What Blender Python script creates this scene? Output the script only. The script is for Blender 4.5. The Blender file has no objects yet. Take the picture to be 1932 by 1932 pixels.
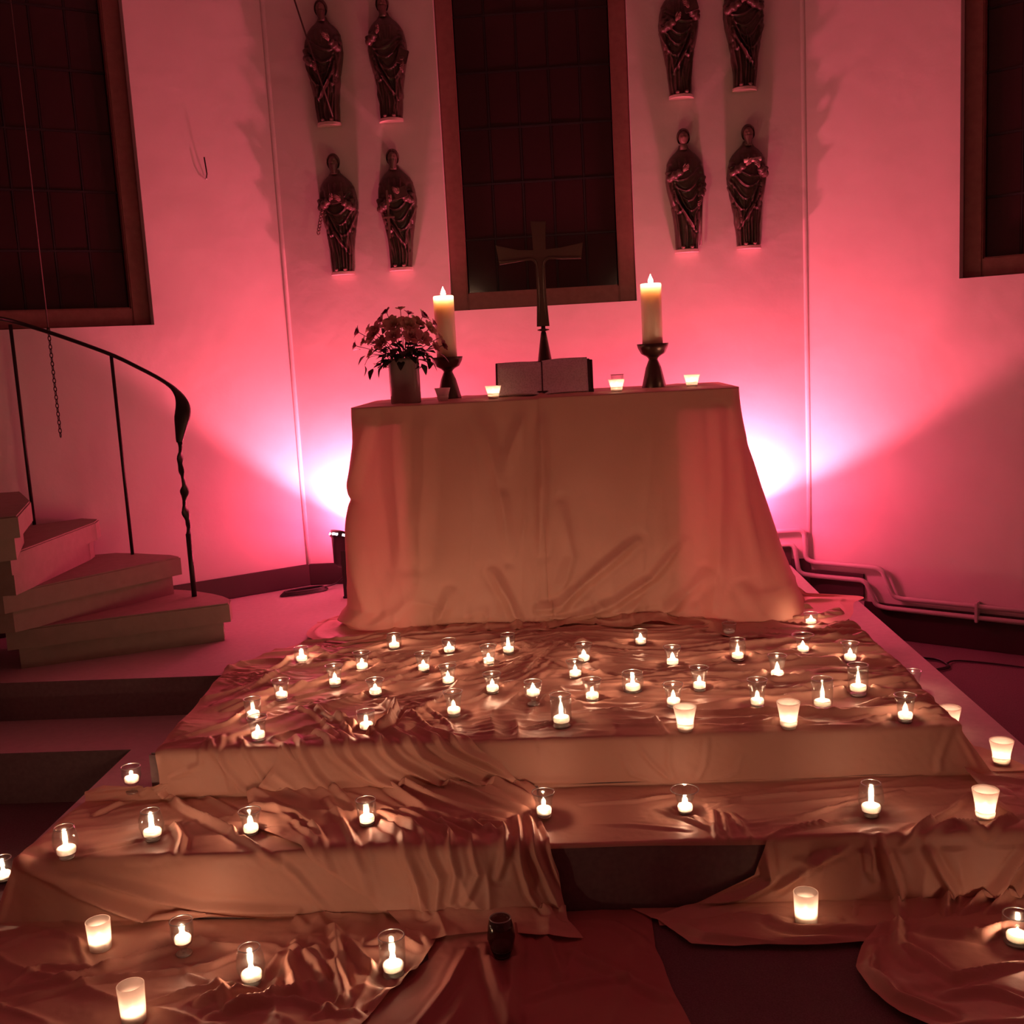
import bpy, bmesh, math, random
import numpy as np
from mathutils import Vector, Matrix
random.seed(7)
rng = np.random.RandomState(7)
PI = math.pi
SC = bpy.context.scene
COL = SC.collection

# ------------------------------------------------------------------ camera
def make_camera():
    cd = bpy.data.cameras.new('camera'); co = bpy.data.objects.new('camera', cd); COL.objects.link(co)
    a, b, c = math.radians(3.381), math.radians(8.472), math.radians(3.121)
    yaw = Matrix.Rotation(a, 3, 'Z')
    fwd = yaw @ Vector((0, math.cos(b), -math.sin(b)))
    right = yaw @ Vector((1, 0, 0))
    up = right.cross(fwd)
    r2 = right * math.cos(c) + up * (-math.sin(c))
    r2 = right * math.cos(c) + up * (-math.sin(c)) if ROLL < 0 else right * math.cos(c) + up * math.sin(c)
    u2 = r2.cross(fwd)
    m = Matrix((r2, u2, -fwd)).transposed().to_4x4()
    m.translation = Vector((0.103, 0, 1.222))
    co.matrix_world = m
    cd.sensor_width = 36; cd.lens = 36 * 2047.4 / 1932; cd.clip_start = .02
    SC.camera = co
ROLL = -1
make_camera()

# ------------------------------------------------------------------ world, light, exposure
w = bpy.data.worlds.new('world'); SC.world = w; w.use_nodes = True
w.node_tree.nodes['Background'].inputs[0].default_value = (1, .22, .20, 1)
w.node_tree.nodes['Background'].inputs[1].default_value = .045
SC.view_settings.view_transform = 'Standard'; SC.view_settings.look = 'None'
SC.view_settings.gamma = 1; SC.view_settings.use_curve_mapping = False
SC.view_settings.exposure = 0
try:
    SC.cycles.use_denoising = True
    SC.cycles.sample_clamp_indirect = 4.0
    SC.cycles.max_bounces = 8; SC.cycles.transparent_max_bounces = 24
    SC.cycles.caustics_reflective = False; SC.cycles.caustics_refractive = False
except Exception:
    pass
LED_COL = (1.0, .106, .170)
LED_POWER = 130
SPILL = 26
FLAME_COL = (1.0, .46, .265)
FLAME_POWER = .55

def lamp(kind, name, loc, power, col, parent=None, **kw):
    ld = bpy.data.lights.new(name, kind); ld.energy = power; ld.color = col
    for k, v in kw.items(): setattr(ld, k, v)
    o = bpy.data.objects.new(name, ld); COL.objects.link(o); o.location = loc
    if parent: o.parent = parent
    return o
# added warm area fill, standing in for unseen light from the nave
nv = lamp('AREA', 'nave_fill', (-3.2, -1.0, 4.0), 1.0, (1, .5, .34), shape='SQUARE', size=1.6)
nv.rotation_euler = (Vector((-.3, 5, .3)) - Vector((-3.2, -1.0, 4.0))).to_track_quat('-Z', 'Y').to_euler()

# ------------------------------------------------------------------ materials
def mat(name, col, rough=.6, metal=0, spec=.5, noise=None, bump=None, trans=0, sheen=0):
    m = bpy.data.materials.new(name); m.use_nodes = True
    nt = m.node_tree; b = nt.nodes['Principled BSDF']
    b.inputs['Base Color'].default_value = (*col, 1); b.inputs['Roughness'].default_value = rough
    b.inputs['Metallic'].default_value = metal; b.inputs['Specular IOR Level'].default_value = spec
    if sheen: b.inputs['Sheen Weight'].default_value = sheen
    tc = nt.nodes.new('ShaderNodeTexCoord')
    if noise:
        sc, col2, lo, hi = noise
        n = nt.nodes.new('ShaderNodeTexNoise'); n.inputs['Scale'].default_value = sc; n.inputs['Detail'].default_value = 6
        r = nt.nodes.new('ShaderNodeValToRGB'); r.color_ramp.elements[0].position = lo; r.color_ramp.elements[1].position = hi
        r.color_ramp.elements[0].color = (*col, 1); r.color_ramp.elements[1].color = (*col2, 1)
        nt.links.new(tc.outputs['Object'], n.inputs['Vector']); nt.links.new(n.outputs['Fac'], r.inputs[0])
        nt.links.new(r.outputs[0], b.inputs['Base Color'])
    if bump:
        sc, st, dist = bump
        n = nt.nodes.new('ShaderNodeTexNoise'); n.inputs['Scale'].default_value = sc; n.inputs['Detail'].default_value = 5
        bp = nt.nodes.new('ShaderNodeBump'); bp.inputs['Strength'].default_value = st; bp.inputs['Distance'].default_value = dist
        nt.links.new(tc.outputs['Object'], n.inputs['Vector']); nt.links.new(n.outputs['Fac'], bp.inputs['Height'])
        nt.links.new(bp.outputs[0], b.inputs['Normal'])
    if trans:
        t = nt.nodes.new('ShaderNodeBsdfTranslucent'); t.inputs[0].default_value = (*col, 1)
        mx = nt.nodes.new('ShaderNodeMixShader'); mx.inputs[0].default_value = trans
        nt.links.new(b.outputs[0], mx.inputs[1]); nt.links.new(t.outputs[0], mx.inputs[2])
        nt.links.new(mx.outputs[0], nt.nodes['Material Output'].inputs[0])
    return m
def thin_glass(name, tint=(.96, .97, .97), ior=1.5, rough=.10):
    m = bpy.data.materials.new(name); m.use_nodes = True; nt = m.node_tree; nt.nodes.clear()
    out = nt.nodes.new('ShaderNodeOutputMaterial'); t = nt.nodes.new('ShaderNodeBsdfTransparent'); t.inputs[0].default_value = (*tint, 1)
    g = nt.nodes.new('ShaderNodeBsdfGlossy'); g.inputs['Roughness'].default_value = rough
    lw_ = nt.nodes.new('ShaderNodeLayerWeight'); lw_.inputs[0].default_value = .5
    pw = nt.nodes.new('ShaderNodeMath'); pw.operation = 'POWER'; pw.inputs[1].default_value = 2.8
    f = nt.nodes.new('ShaderNodeMath'); f.operation = 'MULTIPLY_ADD'; f.inputs[1].default_value = .42; f.inputs[2].default_value = .08
    nt.links.new(lw_.outputs['Facing'], pw.inputs[0]); nt.links.new(pw.outputs[0], f.inputs[0])
    mx = nt.nodes.new('ShaderNodeMixShader')
    nt.links.new(f.outputs[0], mx.inputs[0]); nt.links.new(t.outputs[0], mx.inputs[1]); nt.links.new(g.outputs[0], mx.inputs[2])
    nt.links.new(mx.outputs[0], out.inputs[0]); return m
def frosted(name):
    m = bpy.data.materials.new(name); m.use_nodes = True; nt = m.node_tree; nt.nodes.clear()
    out = nt.nodes.new('ShaderNodeOutputMaterial'); t = nt.nodes.new('ShaderNodeBsdfTranslucent'); t.inputs[0].default_value = (.95, .9, .86, 1)
    d = nt.nodes.new('ShaderNodeBsdfPrincipled'); d.inputs['Base Color'].default_value = (.85, .82, .8, 1); d.inputs['Roughness'].default_value = .45
    tr = nt.nodes.new('ShaderNodeBsdfTransparent')
    m1 = nt.nodes.new('ShaderNodeMixShader'); m1.inputs[0].default_value = .35
    m2 = nt.nodes.new('ShaderNodeMixShader'); m2.inputs[0].default_value = .18
    nt.links.new(t.outputs[0], m1.inputs[1]); nt.links.new(d.outputs[0], m1.inputs[2])
    nt.links.new(m1.outputs[0], m2.inputs[1]); nt.links.new(tr.outputs[0], m2.inputs[2])
    nt.links.new(m2.outputs[0], out.inputs[0]); return m
def rim_glass(name):
    m = bpy.data.materials.new(name); m.use_nodes = True; nt = m.node_tree; nt.nodes.clear()
    out = nt.nodes.new('ShaderNodeOutputMaterial'); t = nt.nodes.new('ShaderNodeBsdfTransparent'); t.inputs[0].default_value = (.9, .9, .9, 1)
    g = nt.nodes.new('ShaderNodeBsdfGlossy'); g.inputs['Roughness'].default_value = .28
    mx = nt.nodes.new('ShaderNodeMixShader'); mx.inputs[0].default_value = .45
    nt.links.new(t.outputs[0], mx.inputs[1]); nt.links.new(g.outputs[0], mx.inputs[2]); nt.links.new(mx.outputs[0], out.inputs[0]); return m
def flame_mat(name, col, strength):
    m = bpy.data.materials.new(name); m.use_nodes = True; nt = m.node_tree; nt.nodes.clear()
    out = nt.nodes.new('ShaderNodeOutputMaterial'); e = nt.nodes.new('ShaderNodeEmission'); e.inputs[0].default_value = (*col, 1); e.inputs[1].default_value = strength
    t = nt.nodes.new('ShaderNodeBsdfTransparent'); a = nt.nodes.new('ShaderNodeAddShader')
    nt.links.new(e.outputs[0], a.inputs[0]); nt.links.new(t.outputs[0], a.inputs[1]); nt.links.new(a.outputs[0], out.inputs[0]); return m

M = {
 'plaster': mat('plaster', (.74, .71, .68), .85, spec=.2, noise=(3, (.68, .65, .62), .35, .7), bump=(9, .16, .02)),
 'frame': mat('frame_stone', (.30, .13, .12), .6, noise=(30, (.24, .10, .09), .3, .7), bump=(60, .2, .004)),
 'pane': mat('dark_pane', (.032, .013, .015), .2, spec=.5, bump=(14, .12, .004)),
 'lead': mat('leading', (.006, .004, .004), .7),
 'base': mat('baseboard', (.055, .035, .035), .5),
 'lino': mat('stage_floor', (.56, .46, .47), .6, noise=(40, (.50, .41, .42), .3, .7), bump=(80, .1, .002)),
 'riser': mat('stage_riser_shade', (.22, .15, .16), .8, noise=(60, (.18, .12, .13), .3, .7)),  # stage sides; the low light there is put into this darker colour
 'carpet': mat('carpet', (.20, .13, .145), .95, spec=.1, noise=(220, (.14, .09, .10), .3, .7), bump=(400, .5, .003)),
 'stair': mat('stair_stone', (.30, .22, .185), .7, noise=(25, (.26, .19, .16), .3, .7), bump=(50, .15, .004)),
 'iron': mat('wrought_iron', (.035, .024, .024), .42, metal=.6, bump=(60, .3, .003)),
 'paintpipe': mat('painted_pipe', (.58, .55, .54), .45),
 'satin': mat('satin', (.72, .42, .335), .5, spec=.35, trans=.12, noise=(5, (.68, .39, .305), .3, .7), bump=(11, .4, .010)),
 'satin_redlit': mat('redlit_satin', (.46, .19, .17), .7, spec=.2, trans=.1, bump=(7, .3, .012)),  # darker copy of the satin with the dim red light painted in
 'wood': mat('carved_wood', (.085, .050, .042), .38, spec=.6, noise=(30, (.055, .034, .03), .35, .7), bump=(90, .3, .002)),
 'face': mat('carved_wood_pale', (.16, .10, .085), .42, spec=.5, bump=(90, .25, .002)),
 'plinth': mat('pale_plinth', (.62, .5, .46), .6),
 'bronze': mat('dark_bronze', (.085, .052, .045), .36, metal=.75, bump=(40, .2, .002)),
 'crossm': mat('cross_bronze', (.16, .10, .08), .4, metal=.5, bump=(30, .2, .002)),
 'wax': mat('ivory_wax', (.88, .76, .60), .4),
 'teawax': mat('white_wax', (.95, .92, .88), .4),
 'wick': mat('wick', (.02, .015, .012), .9),
 'tin': mat('tealight_tin', (.7, .68, .66), .3, metal=.9),
 'glass': thin_glass('clear_glass'),
 'smoke': thin_glass('smoked_glass', (.45, .36, .36)),
 'rim': rim_glass('thick_glass_edge'),
 'frost': frosted('frosted_glass'),
 'flame': flame_mat('flame', (1, .74, .46), 26),
 'page': mat('page', (.82, .78, .76), .8, noise=(160, (.66, .62, .60), .45, .62)),
 'cover': mat('book_cover', (.04, .018, .018), .5),
 'vase': mat('vase_ceramic', (.34, .30, .27), .18, spec=.7),
 'leaf': mat('leaf', (.028, .032, .018), .5, trans=.15),
 'petal1': mat('rose_petal', (.55, .22, .23), .55, trans=.15),
 'petal2': mat('rose_petal_cream', (.50, .32, .22), .55, trans=.15),
 'petal3': mat('rose_petal_dark', (.15, .015, .03), .55, trans=.12),
 'black': mat('black_housing', (.02, .018, .02), .3, spec=.6),
 'cable': mat('cable_rubber', (.025, .018, .02), .4),
 'lens': flame_mat('led_lens', (1, .55, .72), 7),
 'ledslot': flame_mat('led_slot', (1, .75, .85), 5),
 'rope': mat('rope', (.10, .06, .055), .8),
 'x': None,
 'block': mat('altar_stone', (.4, .37, .34), .7),
}

for k_, rr_ in (('teawax', .020), ('wax', .05)):
    b_ = M[k_].node_tree.nodes['Principled BSDF']
    b_.inputs['Subsurface Weight'].default_value = 1.0; b_.inputs['Subsurface Radius'].default_value = (1, 1, 1); b_.inputs['Subsurface Scale'].default_value = rr_
# ------------------------------------------------------------------ helpers
def link(name, me, m=None, parent=None):
    o = bpy.data.objects.new(name, me); COL.objects.link(o)
    if m is not None and len(me.materials) == 0: me.materials.append(M[m] if isinstance(m, str) else m)
    if parent: o.parent = parent
    return o
def tag(o, label=None, cat=None, group=None, kind=None):
    if label: o['label'] = label
    if cat: o['category'] = cat
    if group: o['group'] = group
    if kind: o['kind'] = kind
    return o
def empty(name, loc, rz=0):
    o = bpy.data.objects.new(name, None); COL.objects.link(o); o.location = loc; o.rotation_euler = (0, 0, rz)
    o.empty_display_size = .05
    return o
def mesh(name, vs, fs, smooth=True):
    me = bpy.data.meshes.new(name); me.from_pydata([tuple(v) for v in vs], [], fs); me.update()
    if smooth: me.polygons.foreach_set('use_smooth', [True] * len(me.polygons))
    return me
def from_bm(name, bm, smooth=False):
    bmesh.ops.recalc_face_normals(bm, faces=bm.faces)
    me = bpy.data.meshes.new(name); bm.to_mesh(me); bm.free()
    if smooth: me.polygons.foreach_set('use_smooth', [True] * len(me.polygons))
    return me
def grid_mesh(name, P, wrap=False):
    """P: (n, m, 3) array -> quad grid mesh"""
    n, m = P.shape[:2]
    me = bpy.data.meshes.new(name)
    idx = np.arange(n * m).reshape(n, m)
    if wrap: idx = np.concatenate([idx, idx[:, :1]], 1)
    q = np.stack([idx[:-1, :-1], idx[:-1, 1:], idx[1:, 1:], idx[1:, :-1]], -1).reshape(-1, 4)
    me.vertices.add(n * m); me.vertices.foreach_set('co', P.reshape(-1).astype(np.float32))
    me.loops.add(q.size); me.loops.foreach_set('vertex_index', q.reshape(-1).astype(np.int32))
    me.polygons.add(len(q)); me.polygons.foreach_set('loop_start', np.arange(0, q.size, 4, dtype=np.int32))
    me.polygons.foreach_set('use_smooth', np.ones(len(q), dtype=bool))
    me.update(calc_edges=True); return me
def bx(bm, x0, x1, y0, y1, z0, z1, mtx=None, bev=0):
    r = bmesh.ops.create_cube(bm, size=1)
    vs = r['verts']
    for v in vs: v.co = Vector(((x0 + x1) / 2 + v.co.x * (x1 - x0), (y0 + y1) / 2 + v.co.y * (y1 - y0), (z0 + z1) / 2 + v.co.z * (z1 - z0)))
    if bev:
        es = list({e for v in vs for e in v.link_edges})
        q = bmesh.ops.bevel(bm, geom=es, offset=bev, segments=2, affect='EDGES')
        vs = list({v for f in q['faces'] for v in f.verts} | {v for v in vs if v.is_valid})
    if mtx is not None:
        for v in vs: v.co = mtx @ v.co
    return vs
def prism(bm, poly, z0, z1, bev=0):
    """poly (x, y) extruded z0..z1"""
    a = [bm.verts.new((x, y, z0)) for x, y in poly]; b = [bm.verts.new((x, y, z1)) for x, y in poly]
    n = len(poly); bm.faces.new(a[::-1]); top = bm.faces.new(b)
    for i in range(n): bm.faces.new((a[i], a[(i + 1) % n], b[(i + 1) % n], b[i]))
    if bev: bmesh.ops.bevel(bm, geom=[e for e in top.edges], offset=bev, segments=2, affect='EDGES')
def lathe(name, prof, seg=24, cx=0, cy=0, cz=0):
    vs, fs = [], []
    for r, z in prof:
        for k in range(seg):
            a = 2 * PI * k / seg; vs.append((cx + r * math.cos(a), cy + r * math.sin(a), cz + z))
    for i in range(len(prof) - 1):
        for k in range(seg):
            k2 = (k + 1) % seg; fs.append((i * seg + k, i * seg + k2, (i + 1) * seg + k2, (i + 1) * seg + k))
    if prof[0][0] > 1e-4: fs.append(tuple(range(seg))[::-1])
    if prof[-1][0] > 1e-4 and prof[-1] is not prof[0]: fs.append(tuple((len(prof) - 1) * seg + k for k in range(seg)))
    return mesh(name, vs, fs)
def smooth_path(pts, sub=6):
    P = [Vector(p) for p in pts]; out = []
    for i in range(len(P) - 1):
        p0 = P[max(i - 1, 0)]; p1 = P[i]; p2 = P[i + 1]; p3 = P[min(i + 2, len(P) - 1)]
        for k in range(sub):
            t = k / sub
            out.append(.5 * ((2 * p1) + (p2 - p0) * t + (2 * p0 - 5 * p1 + 4 * p2 - p3) * t * t + (3 * p1 - p0 - 3 * p2 + p3) * t ** 3))
    out.append(P[-1]); return out
def tube_data(path, rad, seg=8, flat=None):
    """sweep; rad: number or list; flat: list of (a, b) ellipse factors"""
    vs, fs = [], []; n = len(path); up = Vector((0, 0, 1)); prev = None
    for i, p in enumerate(path):
        t = (path[min(i + 1, n - 1)] - path[max(i - 1, 0)]).normalized()
        if prev is None:
            s = t.cross(up); s = t.cross(Vector((0, 1, 0))) if s.length < .1 else s
        else: s = prev - t * prev.dot(t)
        s.normalize(); prev = s.copy(); u = t.cross(s)
        r = rad[i] if isinstance(rad, (list, tuple)) else rad
        fa, fb, tw = flat[i] if flat else (1, 1, 0)
        for k in range(seg):
            a = 2 * PI * k / seg
            x, y = fa * math.cos(a), fb * math.sin(a)
            x, y = x * math.cos(tw) - y * math.sin(tw), x * math.sin(tw) + y * math.cos(tw)
            vs.append(p + (s * x + u * y) * r)
    for i in range(n - 1):
        for k in range(seg):
            k2 = (k + 1) % seg; fs.append((i * seg + k, i * seg + k2, (i + 1) * seg + k2, (i + 1) * seg + k))
    fs.append(tuple(range(seg))[::-1]); fs.append(tuple((n - 1) * seg + k for k in range(seg)))
    return vs, fs
def tube(name, path, rad, seg=8, flat=None):
    return mesh(name, *tube_data([Vector(p) for p in path], rad, seg, flat))
def join_data(parts):
    vs, fs = [], []
    for a, b in parts:
        o = len(vs); vs += list(a); fs += [tuple(i + o for i in f) for f in b]
    return vs, fs
def ellipsoid_data(c, r, seg=14, ring=9, rot=None):
    vs, fs = [], []
    for i in range(ring + 1):
        t = PI * i / ring
        for k in range(seg):
            a = 2 * PI * k / seg; v = Vector((r[0] * math.sin(t) * math.cos(a), r[1] * math.sin(t) * math.sin(a), r[2] * math.cos(t)))
            if rot is not None: v = rot @ v
            vs.append(Vector(c) + v)
    for i in range(ring):
        for k in range(seg):
            k2 = (k + 1) % seg; fs.append((i * seg + k, (i + 1) * seg + k, (i + 1) * seg + k2, i * seg + k2))
    return vs, fs

# 2-D gradient noise on arrays
_perm = rng.permutation(256); _perm = np.concatenate([_perm, _perm]); _ga = rng.rand(256) * 2 * PI
def noise2(x, y):
    xi = np.floor(x).astype(int); yi = np.floor(y).astype(int); xf = x - xi; yf = y - yi
    u = xf * xf * xf * (xf * (xf * 6 - 15) + 10); v = yf * yf * yf * (yf * (yf * 6 - 15) + 10)
    def g(ix, iy, fx, fy):
        h = _perm[(_perm[ix & 255] + iy) & 255]; return np.cos(_ga[h]) * fx + np.sin(_ga[h]) * fy
    a = g(xi, yi, xf, yf); b = g(xi + 1, yi, xf - 1, yf); c = g(xi, yi + 1, xf, yf - 1); d = g(xi + 1, yi + 1, xf - 1, yf - 1)
    return (a + u * (b - a)) * (1 - v) + (c + u * (d - c)) * v
def ridge_noise(x, y):
    n = noise2(x, y) + .5 * noise2(2.1 * x + 7, 2.1 * y + 3)
    return np.clip(1 - np.abs(n) * 3.0, 0, 1) ** 2
def strokes_height(X, Y, strokes, gain=1.0):
    H = np.zeros_like(X)
    for amp, wd, pts in strokes:
        p = np.array(pts); reach = 4 * wd
        m = (X > p[:, 0].min() - reach) & (X < p[:, 0].max() + reach) & (Y > p[:, 1].min() - reach) & (Y < p[:, 1].max() + reach)
        if not m.any(): continue
        x = X[m]; y = Y[m]; best = np.full(x.shape, 1e9); par = np.zeros_like(x)
        seg = np.hypot(*(p[1:] - p[:-1]).T); cum = np.concatenate([[0], np.cumsum(seg)]); L = cum[-1] + 1e-9
        for i in range(len(p) - 1):
            d = p[i + 1] - p[i]; l2 = (d ** 2).sum() + 1e-12
            t = np.clip(((x - p[i, 0]) * d[0] + (y - p[i, 1]) * d[1]) / l2, 0, 1)
            ds = np.hypot(x - p[i, 0] - t * d[0], y - p[i, 1] - t * d[1])
            b = ds < best; best = np.where(b, ds, best); par = np.where(b, (cum[i] + t * seg[i]) / L, par)
        q = best / wd
        v = np.exp(-(np.sqrt(q * q + .05) - .2236) * 1.2)
        v *= np.clip(4 * par * (1 - par) + .12, 0, 1) ** .55
        # a shallow trough beside each crest
        v -= .30 * np.exp(-((q - 2.1) / .8) ** 2)
        H[m] += gain * amp * v
    return H

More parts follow.
